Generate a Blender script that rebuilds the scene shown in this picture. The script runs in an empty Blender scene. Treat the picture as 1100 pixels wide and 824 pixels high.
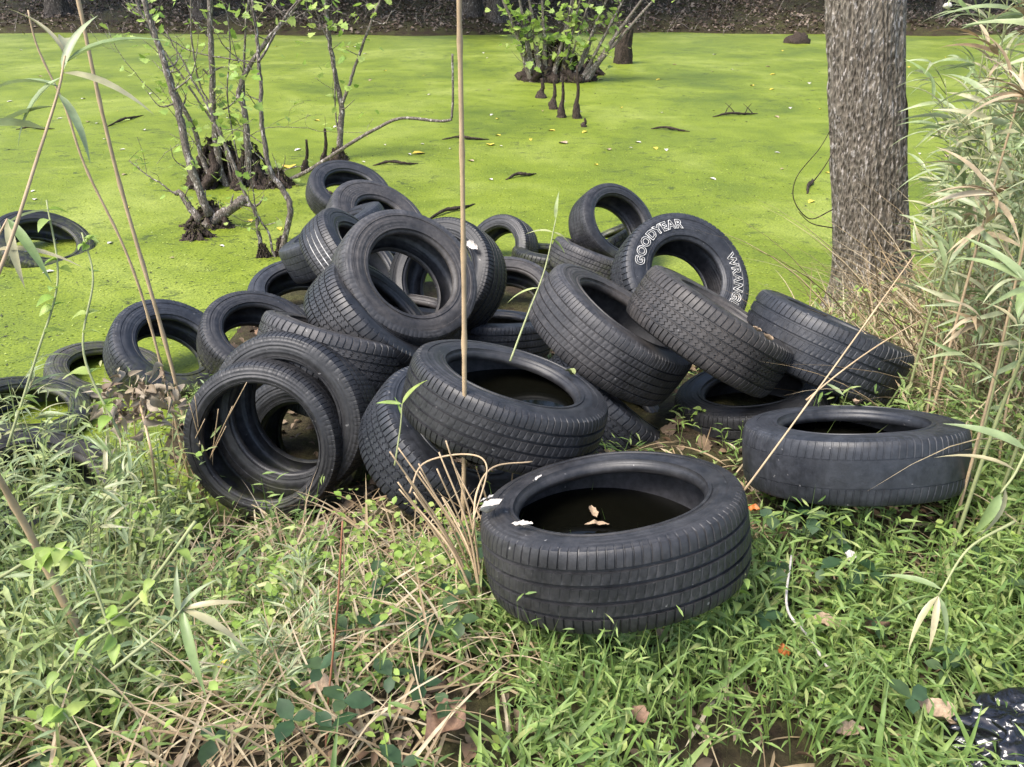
import bpy, math, random
import numpy as np
from mathutils import Vector, Matrix, noise as mnoise
random.seed(7); RNG = np.random.default_rng(7)
S = bpy.context.scene; COL = S.collection
R_ = math.radians
# ------------------------------------------------------------------ camera
H = 2.08; PITCH = R_(27.0); F = 900.0; PW, PH = 1100.0, 824.0
cam = bpy.data.cameras.new('camera'); camo = bpy.data.objects.new('camera', cam); COL.objects.link(camo)
camo.location = (0, 0, H); camo.rotation_euler = (math.pi/2 - PITCH, 0, 0)
cam.sensor_width = 36.0; cam.lens = 36.0*F/PW; cam.clip_start = .05; cam.clip_end = 500
S.camera = camo
CP = np.array([0, 0, H]); cP, sP = math.cos(PITCH), math.sin(PITCH)
RIGHT = np.array([1., 0, 0]); UP = np.array([0, sP, cP]); FWD = np.array([0, cP, -sP])
def ray(px, py): return FWD + RIGHT*((px-PW/2)/F) + UP*(-(py-PH/2)/F)
def atd(px, py, d): return CP + ray(px, py)*d                 # depth along the view axis
def aty(px, py, Y): r = ray(px, py); return CP + r*(Y/r[1])    # at a world distance Y
# ------------------------------------------------------------------ terrain
EX = [-40, -3, -1.2, -.2, .6, 1.4, 2.2, 3.2, 6, 40]; EY = [2.5, 2.6, 2.72, 3.6, 4.15, 4.6, 4.75, 5.2, 6.4, 9]
TX = [-8, -3, -1.5, -.7, 0, .8, 1.5, 2.1]; TY = [-.9, -.65, -.42, -.22, 0, .25, .38, .50]
def height(x, y):
    x = np.asarray(x, float); y = np.asarray(y, float)
    t = np.interp(x, EX, EY) - y + .10*np.sin(x*2.3+.5) + .06*np.sin(x*5.1)
    h = np.interp(t, TX, TY)
    h = h + .025*np.sin(x*3.1+y*1.7) + .018*np.sin(x*7.3-y*5.9+1)
    m = np.maximum(np.exp(-(((x+.95)/.85)**6+((y-4.4)/1.35)**6)), np.exp(-(((x-.45)/.8)**6+((y-4.5)/1.25)**6)))
    h = np.maximum(h, -.6+np.clip(m*1.6, 0, 1)*(.63+.02*np.sin(9*x)*np.sin(8*y)))
    far = y - (27.2 + .5*np.sin(x*.35) + .25*np.sin(x*1.3+1))
    hf = np.interp(far, [-6, -1, 0, .7, 3, 10, 60], [-.9, -.3, 0, .22, .55, 1.7, 6]) + .05*np.sin(x*1.9+y)
    return np.where(y > 14, hf, h)
def g(x, y): return float(height(x, y))
def ground_at(px, py):
    r = ray(px, py); d = .3
    while d < 60:
        p = CP + r*d
        if p[2] < max(g(p[0], p[1]), 0): return p
        d += .01 if d < 6 else .1
    return CP + r*60
# ------------------------------------------------------------------ mesh helpers
def tag(o, label=None, cat=None, group=None, kind=None):
    if label: o['label'] = label
    if cat: o['category'] = cat
    if group: o['group'] = group
    if kind: o['kind'] = kind
    return o
def link(name, me, mat, parent=None):
    o = bpy.data.objects.new(name, me); COL.objects.link(o)
    if mat: me.materials.append(mat)
    if parent: o.parent = parent
    return o
def npmesh(name, V, Q, smooth=True):
    V = np.asarray(V, np.float32).reshape(-1, 3); Q = np.asarray(Q, np.int32); k = Q.shape[1]
    me = bpy.data.meshes.new(name)
    me.vertices.add(len(V)); me.vertices.foreach_set('co', V.ravel())
    me.loops.add(Q.size); me.loops.foreach_set('vertex_index', Q.ravel())
    me.polygons.add(len(Q)); me.polygons.foreach_set('loop_start', np.arange(0, Q.size, k, dtype=np.int32))
    me.polygons.foreach_set('loop_total', np.full(len(Q), k, np.int32))
    me.polygons.foreach_set('use_smooth', np.full(len(Q), smooth))
    me.update(calc_edges=True); me.validate()
    return me
def npobj(name, V, Q, mat, parent=None, smooth=True):
    return link(name, npmesh(name, V, Q, smooth), mat, parent)
class Acc:
    def __init__(s): s.V = []; s.Q = []; s.n = 0
    def add(s, V, Q):
        V = np.asarray(V, float).reshape(-1, 3); s.V.append(V); s.Q.append(np.asarray(Q, int)+s.n); s.n += len(V)
    def build(s, name, mat, parent=None, smooth=True):
        return npobj(name, np.concatenate(s.V), np.concatenate(s.Q), mat, parent, smooth)
def empty(name, loc=(0, 0, 0)):
    o = bpy.data.objects.new(name, None); COL.objects.link(o); o.location = loc; o.empty_display_size = .1; return o
def tube(P, rad, n=6, cap=True, rough=0, seed=0):
    P = np.asarray(P, float); m = len(P); rad = np.broadcast_to(np.asarray(rad, float), (m,)).copy()
    T = np.gradient(P, axis=0); T /= np.linalg.norm(T, axis=1)[:, None]+1e-9
    ref = np.array([.31, .17, .93]) if abs(T[0][2]) < .8 else np.array([.95, .2, .1])
    U = np.cross(T, ref); U /= np.linalg.norm(U, axis=1)[:, None]; W = np.cross(T, U)
    a = np.linspace(0, 2*math.pi, n, endpoint=False)
    rr = rad[:, None]*np.ones((1, n))
    if rough:
        rg = np.random.default_rng(seed); rr = rr*(1+rough*rg.normal(size=(m, n)).clip(-2, 2))
    V = P[:, None, :] + rr[..., None]*(np.cos(a)[None, :, None]*U[:, None, :] + np.sin(a)[None, :, None]*W[:, None, :])
    V = V.reshape(-1, 3); i = np.arange(m-1)[:, None]*n; j = np.arange(n)[None, :]; jn = (j+1) % n
    Q = np.stack([i+j, i+jn, i+n+jn, i+n+j], -1).reshape(-1, 4)
    if cap:
        c0 = len(V); V = np.vstack([V, P[0], P[-1]]); jj = np.arange(0, n, 2)
        q0 = np.stack([np.full(len(jj), c0), (jj+2) % n, (jj+1) % n, jj], -1)
        b = (m-1)*n; q1 = np.stack([np.full(len(jj), c0+1), b+jj, b+(jj+1) % n, b+(jj+2) % n], -1)
        Q = np.vstack([Q, q0, q1])
    return V, Q
def spline(P, k=6):
    P = np.asarray(P, float); n = len(P)
    if n < 3: t = np.linspace(0, 1, k+1)[:, None]; return P[0]*(1-t)+P[-1]*t
    E = np.vstack([2*P[0]-P[1], P, 2*P[-1]-P[-2]]); out = []
    for i in range(1, n):
        for t in np.linspace(0, 1, k, endpoint=False):
            a, b, c, d = E[i-1], E[i], E[i+1], E[i+2]
            out.append(.5*((2*b)+(c-a)*t+(2*a-5*b+4*c-d)*t*t+(3*b-a-3*c+d)*t**3))
    out.append(P[-1]); return np.array(out)
def leaf_t(L=1., w=.18, fold=.25, droop=.35, rows=4, peak=.35):     # one folded, drooping blade along +X
    s = np.linspace(0, 1, rows+1); V = []
    for t in s:
        ww = w*(math.sin(math.pi*t**(math.log(.5)/math.log(peak)))*.95+.05*(1-t))
        x = L*t*(1-.25*droop*t); z = -droop*L*t*t*.8
        V += [[x, -ww/2, z+fold*ww], [x, 0, z], [x, ww/2, z+fold*ww]]
    V = np.array(V); Q = []
    for i in range(rows):
        b = 3*i; Q += [[b, b+1, b+4, b+3], [b+1, b+2, b+5, b+4]]
    return V, np.array(Q)
def maple_t():                                                     # lobed leaf, unit length
    pts = [(0, .02), (.1, .3), (.05, .5), (.35, .36), (.45, .55), (.6, .28), (.72, .3), (1, 0)]
    V = [(0, 0, 0)]+[(x, y, .12*y) for x, y in pts[1:]]+[(x, -y, .12*y) for x, y in pts[1:-1]]+[(.45, 0, 0)]
    n = len(V); c = n-1; up = list(range(1, 8)); dn = [0]+list(range(8, 14))+[7]
    r = [0]+up; Q = []
    for k in range(0, 6, 2): Q.append([c, r[k+2], r[k+1], r[k]])
    Q.append([c, c-0, r[7], r[6]]) if False else None
    for k in range(0, 6, 2): Q.append([c, dn[k], dn[k+1], dn[k+2]])
    Q = [q for q in Q if q]
    V = np.array(V, float); V = np.vstack([V, [(.85, .0, .0)]])
    Q.append([c, dn[6], 7, r[6]])
    return V[:-1], np.array(Q)
def oval_t(w=.6):
    V, Q = leaf_t(1, w, .12, .15, 3, .5); return V, Q
def rotm(yaw, pitch, roll):
    yaw, pitch, roll = np.broadcast_arrays(np.asarray(yaw, float), np.asarray(pitch, float), np.asarray(roll, float))
    cy, sy, cp, sp, cr, sr = np.cos(yaw), np.sin(yaw), np.cos(pitch), np.sin(pitch), np.cos(roll), np.sin(roll)
    X = np.stack([cy*cp, sy*cp, sp], -1); Y0 = np.stack([-sy, cy, 0*cy], -1); Z0 = np.cross(X, Y0)
    Y = Y0*cr[..., None]+Z0*sr[..., None]; Z = np.cross(X, Y)
    return np.stack([X, Y, Z], -1)
def scatter(acc, T, pos, yaw, pitch, roll, size):                   # many copies of a leaf template into one mesh
    V, Q = T; M = rotm(yaw, pitch, roll); n = len(pos); size = np.asarray(size, float)
    if size.ndim == 1: size = size[:, None]
    VV = np.einsum('nij,nkj->nki', M, V[None]*size[:, None, :]) + np.asarray(pos)[:, None, :]
    QQ = Q[None]+np.arange(n)[:, None, None]*len(V)
    acc.add(VV.reshape(-1, 3), QQ.reshape(-1, Q.shape[1]))
# ------------------------------------------------------------------ materials
def newmat(name):
    m = bpy.data.materials.new(name); m.use_nodes = True; nt = m.node_tree
    return m, nt, nt.nodes, nt.links, nt.nodes['Principled BSDF']
def ramp(nt, cols, fac=None):
    r = nt.nodes.new('ShaderNodeValToRGB'); e = r.color_ramp.elements
    while len(e) < len(cols): e.new(.5)
    for el, (p, c) in zip(e, cols): el.position = p; el.color = (*c, 1)
    if fac is not None: nt.links.new(fac, r.inputs[0])
    return r.outputs[0]
def noi(nt, scale, detail=4, rough=.6, vec=None, dist=0):
    n = nt.nodes.new('ShaderNodeTexNoise'); n.inputs['Scale'].default_value = scale; n.inputs['Detail'].default_value = detail
    n.inputs['Roughness'].default_value = rough; n.inputs['Distortion'].default_value = dist
    if vec is not None: nt.links.new(vec, n.inputs['Vector'])
    return n.outputs['Fac']
def objco(nt, sc=(1, 1, 1), out='Object'):
    t = nt.nodes.new('ShaderNodeTexCoord'); mp = nt.nodes.new('ShaderNodeMapping'); mp.inputs['Scale'].default_value = sc
    nt.links.new(t.outputs[out], mp.inputs[0]); return mp.outputs[0]
def mix(nt, f, a, b, mode='MIX'):
    m = nt.nodes.new('ShaderNodeMix'); m.data_type = 'RGBA'; m.blend_type = mode
    for sock, v in ((m.inputs[0], f), (m.inputs[6], a), (m.inputs[7], b)):
        if hasattr(v, 'is_linked'): nt.links.new(v, sock)
        elif isinstance(v, tuple): sock.default_value = (*v, 1)
        else: sock.default_value = v
    return m.outputs[2]
def bump(nt, h, st, dist, bs, prev=None):
    b = nt.nodes.new('ShaderNodeBump'); b.inputs['Strength'].default_value = st; b.inputs['Distance'].default_value = dist
    nt.links.new(h, b.inputs['Height'])
    if prev: nt.links.new(prev, b.inputs['Normal'])
    nt.links.new(b.outputs[0], bs.inputs['Normal']); return b.outputs[0]
def rubber(name, base, dust, amt, rough=.55):
    m, nt, N, L, bs = newmat(name); v = objco(nt)
    n1 = noi(nt, 5, 6, .65, v, .4); n2 = noi(nt, 38, 5, .7, v)
    d1 = ramp(nt, [(.5-amt*.35, (0, 0, 0)), (.78-amt*.3, (1, 1, 1))], n1)
    c = mix(nt, d1, base, dust)
    sp = ramp(nt, [(.35, (.6, .6, .6)), (.75, (1.5, 1.5, 1.5))], n2)
    c = mix(nt, 1., c, sp, 'MULTIPLY')
    gp = N.new('ShaderNodeNewGeometry'); sx = N.new('ShaderNodeSeparateXYZ'); L.new(gp.outputs['Position'], sx.inputs[0])     # silt and weed stuck on near the waterline
    mr = N.new('ShaderNodeMapRange'); mr.inputs[1].default_value = .26; mr.inputs[2].default_value = .02; L.new(sx.outputs[2], mr.inputs[0])
    ml = N.new('ShaderNodeMath'); ml.operation = 'MULTIPLY'; L.new(mr.outputs[0], ml.inputs[0]); L.new(ramp(nt, [(.42, (0, 0, 0)), (.6, (1, 1, 1))], noi(nt, 22, 6, .7, v, .8)), ml.inputs[1])
    c = mix(nt, ml.outputs[0], c, (.075, .085, .022))
    s3 = ramp(nt, [(.735, (0, 0, 0)), (.76, (1, 1, 1))], noi(nt, 60, 2, .5, v))       # pale specks of grit and droppings
    c = mix(nt, s3, c, (.16, .155, .15)); L.new(c, bs.inputs['Base Color'])
    rr = N.new('ShaderNodeMapRange'); rr.inputs[3].default_value = rough-.14; rr.inputs[4].default_value = rough+.16
    L.new(n1, rr.inputs[0]); L.new(rr.outputs[0], bs.inputs['Roughness'])
    bs.inputs['Specular IOR Level'].default_value = .5
    b1 = bump(nt, n2, .35, .002, bs); b2 = bump(nt, noi(nt, 220, 3, .6, v), .3, .0008, bs, b1)
    wv = N.new('ShaderNodeTexWave'); wv.wave_type = 'RINGS'; wv.rings_direction = 'Z'; wv.inputs['Scale'].default_value = 22; wv.inputs['Distortion'].default_value = .3; L.new(v, wv.inputs['Vector'])
    wm = mix(nt, ramp(nt, [(.5, (0, 0, 0)), (.56, (1, 1, 1))], noi(nt, 3.5, 2, .5, v)), (.5, .5, .5), wv.outputs['Color']); bump(nt, wm, .55, .0016, bs, b2)
    return m
RUB = [rubber('rubber_black', (.010, .0103, .0125), (.036, .035, .036), .5, .46),
       rubber('rubber_grey', (.016, .0165, .0195), (.060, .057, .057), .6, .54),
       rubber('rubber_blue_black', (.012, .0135, .0175), (.036, .038, .044), .45, .46),
       rubber('rubber_brown_dust', (.015, .0145, .0155), (.056, .050, .046), .65, .54),
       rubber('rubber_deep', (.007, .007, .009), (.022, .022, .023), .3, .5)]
LINER = rubber('rubber_inner_liner', (.030, .031, .036), (.085, .082, .085), .5, .42)
def leafmat(name, cols, rough=.5, trans=.3, spec=.4):
    m, nt, N, L, bs = newmat(name)
    gm = N.new('ShaderNodeNewGeometry'); c = ramp(nt, cols, gm.outputs['Random Per Island'])
    n = noi(nt, 30, 3, .5, objco(nt)); c = mix(nt, 1., c, ramp(nt, [(.3, (.72, .72, .72)), (.7, (1.2, 1.2, 1.2))], n), 'MULTIPLY')
    L.new(c, bs.inputs['Base Color']); bs.inputs['Roughness'].default_value = rough; bs.inputs['Specular IOR Level'].default_value = spec
    if trans:
        tr = N.new('ShaderNodeBsdfTranslucent'); L.new(c, tr.inputs[0]); mx = N.new('ShaderNodeMixShader'); mx.inputs[0].default_value = trans
        L.new(bs.outputs[0], mx.inputs[1]); L.new(tr.outputs[0], mx.inputs[2]); L.new(mx.outputs[0], N['Material Output'].inputs[0])
    return m
def even(cs): return [(i/max(1, len(cs)-1), c) for i, c in enumerate(cs)]
M_GRASS = leafmat('grass_green', even([(.10, .17, .04), (.19, .29, .07), (.14, .23, .06), (.27, .36, .11), (.21, .31, .07), (.36, .40, .15)]))
M_SAGE = leafmat('cane_leaf_grey_green', even([(.18, .24, .09), (.29, .36, .17), (.38, .43, .24), (.22, .31, .10), (.44, .46, .26), (.48, .41, .24)]), .42, .3, .6)
M_VINE = leafmat('vine_leaf', even([(.19, .27, .09), (.31, .39, .13), (.40, .45, .17), (.20, .28, .14), (.46, .45, .20)]))
M_YGREEN = leafmat('young_leaf', even([(.24, .38, .06), (.34, .48, .10), (.42, .50, .14), (.28, .42, .10)]), .5, .4)
M_DARKLEAF = leafmat('dark_leaf', even([(.03, .07, .025), (.06, .11, .05), (.05, .09, .03), (.09, .14, .06)]))
M_STRAW = leafmat('dry_straw', even([(.22, .15, .08), (.40, .30, .17), (.50, .41, .26), (.31, .22, .12), (.56, .48, .33)]), .6, .15)
M_LITTER = leafmat('leaf_litter', even([(.05, .032, .02), (.11, .075, .045), (.18, .125, .075), (.08, .055, .035), (.26, .19, .12), (.16, .09, .05)]), .65, .05)
M_LITTERFAR = leafmat('leaf_litter_far', even([(.04, .028, .02), (.11, .075, .052), (.19, .135, .10), (.07, .048, .036), (.34, .27, .21), (.09, .06, .04)]), .65, .0)
def solid(name, col, rough=.6, var=.3, sc=20, bmp=.3, spec=.4):
    m, nt, N, L, bs = newmat(name); v = objco(nt); n = noi(nt, sc, 5, .65, v)
    c = mix(nt, 1., tuple(col), ramp(nt, [(.25, (1-var,)*3), (.75, (1+var,)*3)], n), 'MULTIPLY')
    L.new(c, bs.inputs['Base Color']); bs.inputs['Roughness'].default_value = rough; bs.inputs['Specular IOR Level'].default_value = spec
    bump(nt, n, bmp, .004, bs); return m
M_CANE = solid('dry_cane', (.44, .32, .19), .5, .3, 14)
M_STEMG = solid('green_stem', (.27, .29, .13), .5, .3, 20)
M_WHITE = solid('white_paint_rubber', (.50, .49, .46), .7, .75, 30, .1)
M_SCRAP = solid('pale_bark_scrap', (.52, .48, .43), .8, .4, 90)
M_BROWNLEAF = solid('brown_leaf', (.20, .12, .075), .7, .5, 90); M_TANLEAF = solid('tan_leaf', (.36, .26, .17), .7, .5, 90)
M_YELLEAF = solid('yellow_leaf', (.60, .45, .06), .5, .3, 50); M_OLIVELEAF = solid('olive_leaf', (.24, .27, .10), .5, .3, 50); M_ORLEAF = solid('orange_leaf', (.50, .16, .04), .5, .3, 50)
def bark(name, dark, light, sc=1., lichen=.0, ridge=.02):
    m, nt, N, L, bs = newmat(name); v = objco(nt, (9*sc, 9*sc, 2.6*sc)); n = noi(nt, 3.2, 8, .7, v, .6)
    v2 = objco(nt, (30*sc, 30*sc, 9*sc)); vo = N.new('ShaderNodeTexVoronoi'); vo.inputs['Scale'].default_value = 1.4; L.new(v2, vo.inputs['Vector'])
    h = mix(nt, .5, n, vo.outputs['Distance'])
    c = ramp(nt, [(.28, dark), (.50, tuple((a+b)/2 for a, b in zip(dark, light))), (.68, light)], h)
    if lichen:
        l = ramp(nt, [(.62-lichen*.2, (0, 0, 0)), (.70-lichen*.2, (1, 1, 1))], noi(nt, 30, 4, .7, objco(nt, (1.4, 1.4, .55)), .3))
        c = mix(nt, l, c, (.52, .47, .42))
    L.new(c, bs.inputs['Base Color']); bs.inputs['Roughness'].default_value = .85; bs.inputs['Specular IOR Level'].default_value = .2
    bump(nt, h, .9, ridge, bs); return m
M_BARK = bark('bark_tree', (.058, .047, .036), (.29, .25, .195), 1.8, .32, .03)
M_BARKS = bark('bark_sapling', (.045, .036, .030), (.22, .185, .15), 3.0, .30, .008)
M_BARKD = bark('bark_dark_wet', (.018, .013, .010), (.075, .055, .042), 2.0, 0, .02)
M_BARKF = bark('bark_far', (.025, .02, .016), (.12, .10, .085), .6, .1, .03)
M_MOSS = solid('mossy_root', (.060, .050, .028), .9, .7, 25, .9, .1)
# duckweed
m, nt, N, L, bs = newmat('duckweed_water'); M_WEED = m; v = objco(nt)
big = noi(nt, .45, 5, .6, v, .6); mid = noi(nt, 2.6, 6, .65, v, .5); fine = noi(nt, 55, 4, .7, v)
c = ramp(nt, [(.3, (.092, .130, .010)), (.5, (.158, .202, .014)), (.70, (.245, .285, .050))], big)
c = mix(nt, 1., c, ramp(nt, [(.3, (.78, .82, .72)), (.7, (1.14, 1.12, 1.22))], mid), 'MULTIPLY')
c = mix(nt, 1., c, ramp(nt, [(.32, (.42, .48, .36)), (.5, (1., 1., 1.)), (.72, (1.5, 1.45, 1.6))], fine), 'MULTIPLY')
vs = objco(nt, (.85, 1.15, 1)); gap = noi(nt, 5.0, 12, .85, vs, .8); gap2 = noi(nt, .55, 4, .55, vs, 1.5)
gm_ = N.new('ShaderNodeMath'); gm_.operation = 'MULTIPLY'; L.new(ramp(nt, [(.53, (0, 0, 0)), (.585, (.9, .9, .9))], gap), gm_.inputs[0]); L.new(ramp(nt, [(.40, (.10,)*3), (.58, (1, 1, 1))], gap2), gm_.inputs[1])
c = mix(nt, gm_.outputs[0], c, (.040, .058, .012))
L.new(c, bs.inputs['Base Color']); bs.inputs['Roughness'].default_value = .6; bs.inputs['Specular IOR Level'].default_value = .3
b1 = bump(nt, fine, .6, .004, bs); bump(nt, mid, .2, .01, bs, b1)
# soil
m, nt, N, L, bs = newmat('soil_litter'); M_SOIL = m; v = objco(nt)
n1 = noi(nt, 3, 6, .7, v); n2 = noi(nt, 40, 6, .75, v)
c = mix(nt, ramp(nt, [(.4, (0, 0, 0)), (.6, (1, 1, 1))], n1), (.040, .028, .018), (.060, .058, .022))
c = mix(nt, 1., c, ramp(nt, [(.3, (.5,)*3), (.7, (1.6,)*3)], n2), 'MULTIPLY'); L.new(c, bs.inputs['Base Color'])
bs.inputs['Roughness'].default_value = .9; bs.inputs['Specular IOR Level'].default_value = .2; bump(nt, n2, .9, .02, bs)
m, nt, N, L, bs = newmat('dark_rainwater'); M_PUD = m
bs.inputs['Base Color'].default_value = (.003, .003, .002, 1); bs.inputs['Roughness'].default_value = .04; bs.inputs['IOR'].default_value = 1.33
m, nt, N, L, bs = newmat('black_plastic'); M_BAG = m
bs.inputs['Base Color'].default_value = (.012, .012, .014, 1); bs.inputs['Roughness'].default_value = .07; bs.inputs['Base Color'].default_value = (.006, .006, .008, 1); bs.inputs['Coat Weight'].default_value = .6; bump(nt, noi(nt, 9, 3, .5, objco(nt), 1.0), .7, .03, bs)
# ------------------------------------------------------------------ ground and water
xs = np.concatenate([np.linspace(-60, -6, 28), np.linspace(-5.8, 6, 200), np.linspace(6.5, 60, 28)])
ys = np.concatenate([np.linspace(-30, -1, 12), np.linspace(-.8, 7, 150), np.linspace(7.4, 24.5, 20), np.linspace(24.8, 36, 60), np.linspace(37, 110, 30)])
X, Y = np.meshgrid(xs, ys); Z = height(X, Y); V = np.stack([X, Y, Z], -1).reshape(-1, 3)
nx, ny = len(xs), len(ys); i = np.arange(ny-1)[:, None]*nx; j = np.arange(nx-1)[None, :]
tag(npobj('ground', V, np.stack([i+j, i+j+1, i+nx+j+1, i+nx+j], -1).reshape(-1, 4), M_SOIL), 'earth bank sloping down to the pond', kind='structure')
xs = np.linspace(-60, 60, 60); ys = np.linspace(1.2, 31, 40); X, Y = np.meshgrid(xs, ys)
V = np.stack([X, Y, X*0], -1).reshape(-1, 3); nx = 60; i = np.arange(39)[:, None]*nx; j = np.arange(59)[None, :]
tag(npobj('water', V, np.stack([i+j, i+j+1, i+nx+j+1, i+nx+j], -1).reshape(-1, 4), M_WEED), 'pond surface covered in bright green duckweed', kind='structure')
# ------------------------------------------------------------------ tyres
def grid_ring(rho, z, theta, closed=True):
    """rho,z: (m,n) or (m,1) over theta (m rows around, n columns across)"""
    x = rho*np.cos(theta); y = rho*np.sin(theta); V = np.stack([x, y, z], -1); m, n = x.shape
    i = np.arange(m)[:, None]; j = np.arange(n-1)[None, :]; i2 = (i+1) % m
    Q = np.stack([i*n+j, i2*n+j, i2*n+j+1, i*n+j+1], -1).reshape(-1, 4)
    return V.reshape(-1, 3), Q
def tyre_parts(R, r, W, pat, npit, wob):
    """returns dict name -> list of (V, Q) ; axis = local Z"""
    out = {}
    tw = W*.415; ph = wob*7.
    def deform(V):
        th = np.arctan2(V[:, 1], V[:, 0]); rho = np.hypot(V[:, 0], V[:, 1])
        k = 1+.006*np.sin(2*th+ph)*(rho/R); V = V.copy(); V[:, 0] *= k; V[:, 1] *= k
        V[:, 2] += .0035*np.sin(2*th+ph*1.7)*(rho/R)+.0006*np.sin(5*th+ph); return V
    out['_d'] = deform
    # ---- tread columns: (u, groove depth, lateral weight, shear)
    Dg = .0075; lat = {'road': .0040, 'block': .0055, 'worn': .0016, 'bald': .0022, 'fine': .0028, 'all': .0060}[pat]
    if pat == 'bald': Dg = 0.0018
    if pat == 'worn': Dg = .004
    gr = {'road': [-.62, -.22, .22, .62], 'fine': [-.66, -.34, .0, .34, .66], 'block': [-.58, -.2, .2, .58], 'worn': [-.6, -.2, .2, .6], 'bald': [-.5, .5], 'all': [-.6, -.2, .2, .6]}[pat]
    hw = {'road': .055, 'fine': .03, 'block': .03, 'worn': .035, 'bald': .02, 'all': .045}[pat]
    cols = []; edges = [-1.]+[e for gg in gr for e in (gg-hw, gg+hw)]+[1.]
    for k in range(0, len(edges), 2):
        a, b = edges[k], edges[k+1]; outer = (k == 0 or k == len(edges)-2)
        wgt = 1. if outer else {'road': .30, 'fine': .25, 'block': .8, 'worn': .3, 'bald': 0, 'all': .85}[pat]
        nn = 5
        for q in range(nn):
            u = a+(b-a)*q/(nn-1); c = 0
            w2 = wgt
            if not outer and pat in ('road', 'fine') and q in (0,): w2 = 0
            zig = {'all': .35*((q % 2)-.5), 'block': .25*((q % 2)-.5)}.get(pat, 0) if not outer else 0
            sh = (u*.9 if not outer else (.5*np.sign(u)*(abs(u)-.6))) + zig
            cols.append((u, 0, w2, sh))
        if k+2 < len(edges):
            g0, g1 = edges[k+1], edges[k+2]; e = hw*.25
            sh = (g0+g1)/2*.9
            cols += [(g0+e, Dg, 0, sh), (g1-e, Dg, 0, sh)]
    us = np.array([c[0] for c in cols]); dg = np.array([c[1] for c in cols]); lw = np.array([c[2] for c in cols]); sh = np.array([c[3] for c in cols])
    # shoulder columns both ends
    shz = [W*.452, W*.478, W*.492]; shr = [R-.013, R-.025, R-.040]; shl = [1., .55, 0.]
    z = us*tw; rho = R-.0045*us**2-.004*us**8
    z = np.concatenate([-np.array(shz[::-1]), z, shz]); rho = np.concatenate([shr[::-1], rho, shr])
    dg = np.concatenate([[0]*3, dg, [0]*3]); lw = np.concatenate([shl[::-1], lw, shl]); sh = np.concatenate([[sh[0]]*3, sh, [sh[-1]]*3])
    fr = np.array([0, .06, .20, .26, .62]); m = npit*5
    # uneven pitch lengths, as real tyres have
    pl = 1+.12*np.sin(np.arange(npit)*2*math.pi/npit*5); pl /= pl.sum(); ps = np.concatenate([[0], np.cumsum(pl)])[:-1]
    base = (ps[:, None]+pl[:, None]*fr[None]).ravel()*2*math.pi; pitch = 2*math.pi/npit
    lt = np.tile(np.array([0, 1, 1, 0, 0.]), npit)
    alt = np.repeat(np.where(np.arange(npit) % 2 == 0, 1., .8), 5)
    th = base[:, None]+sh[None]*pitch*1.1
    dep = np.maximum(dg[None]*np.ones((m, 1)), lt[:, None]*lw[None]*lat*alt[:, None])
    rr = rho[None]-dep; zz = z[None]*np.ones((m, 1))
    V, Q = grid_ring(rr, zz, th); out['tread'] = [(deform(V), Q)]
    # ---- sidewalls
    na = 128; t = np.array([0, .06, .10, .12, .2, .3, .42, .55, .66, .70, .72, .80, .86, .88, .93, .97, 1.])
    add = np.array([0, 0, 0, -.003, -.0032, -.002, -.001, -.001, -.001, .0, .0042, .0045, .0050, -.004, -.005, -.006, -.010])
    ra = (R-.0385)*(1-t)+r*t; zz_ = W*(.4915+.017*np.sin(np.clip(t*1.35, 0, 1)*math.pi)-.10*np.clip(t-.42, 0, 1)**1.35)+add
    # bead turn-in
    ra = np.concatenate([ra, [r-.003, r-.001, r+.006]]); zb = zz_[-1]; zz_ = np.concatenate([zz_, [zb-.006, zb-.016, zb-.022]])
    th = np.linspace(0, 2*math.pi, na, endpoint=False)[:, None]*np.ones((1, len(ra)))
    for s in (1, -1):
        for nm, c0, c1 in (('sidewall', 0, 13), ('bead', 12, len(ra))):
            V, Q = grid_ring(ra[None, c0:c1]*np.ones((na, 1)), s*zz_[None, c0:c1]*np.ones((na, 1)), th[:, c0:c1])
            if s < 0: Q = Q[:, ::-1]
            out.setdefault(nm, []).append((deform(V), Q))
    # ---- inner liner from bead to bead
    zi = zz_[-1]; k = 15; q = np.linspace(0, 1, k)
    half_r = np.array([r+.006, r+.02, r+.35*(R-r), r+.62*(R-r), R-.032, R-.019, R-.016]); half_z = np.array([zi, W*.40, W*.475, W*.475, W*.42, W*.34, W*.15])
    ra2 = np.concatenate([half_r, half_r[::-1]]); z2 = np.concatenate([half_z, -half_z[::-1]])
    th = np.linspace(0, 2*math.pi, 96, endpoint=False)[:, None]*np.ones((1, len(ra2)))
    V, Q = grid_ring(ra2[None]*np.ones((96, 1)), z2[None]*np.ones((96, 1)), th); out['inner_liner'] = [(deform(V), Q[:, ::-1])]
    return out
TY_ALL = []
def pose(px, py, a, k, phi, R, W):
    d = F*R/a; rv = ray(px, py); c = CP+rv*d; u = rv/np.linalg.norm(rv)
    im = RIGHT*math.cos(R_(phi))+UP*math.sin(R_(phi)); im = im-u*(im@u); im /= np.linalg.norm(im)
    n = -u*k+im*math.sqrt(max(0, 1-k*k)); return c-n*W/2, n
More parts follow.
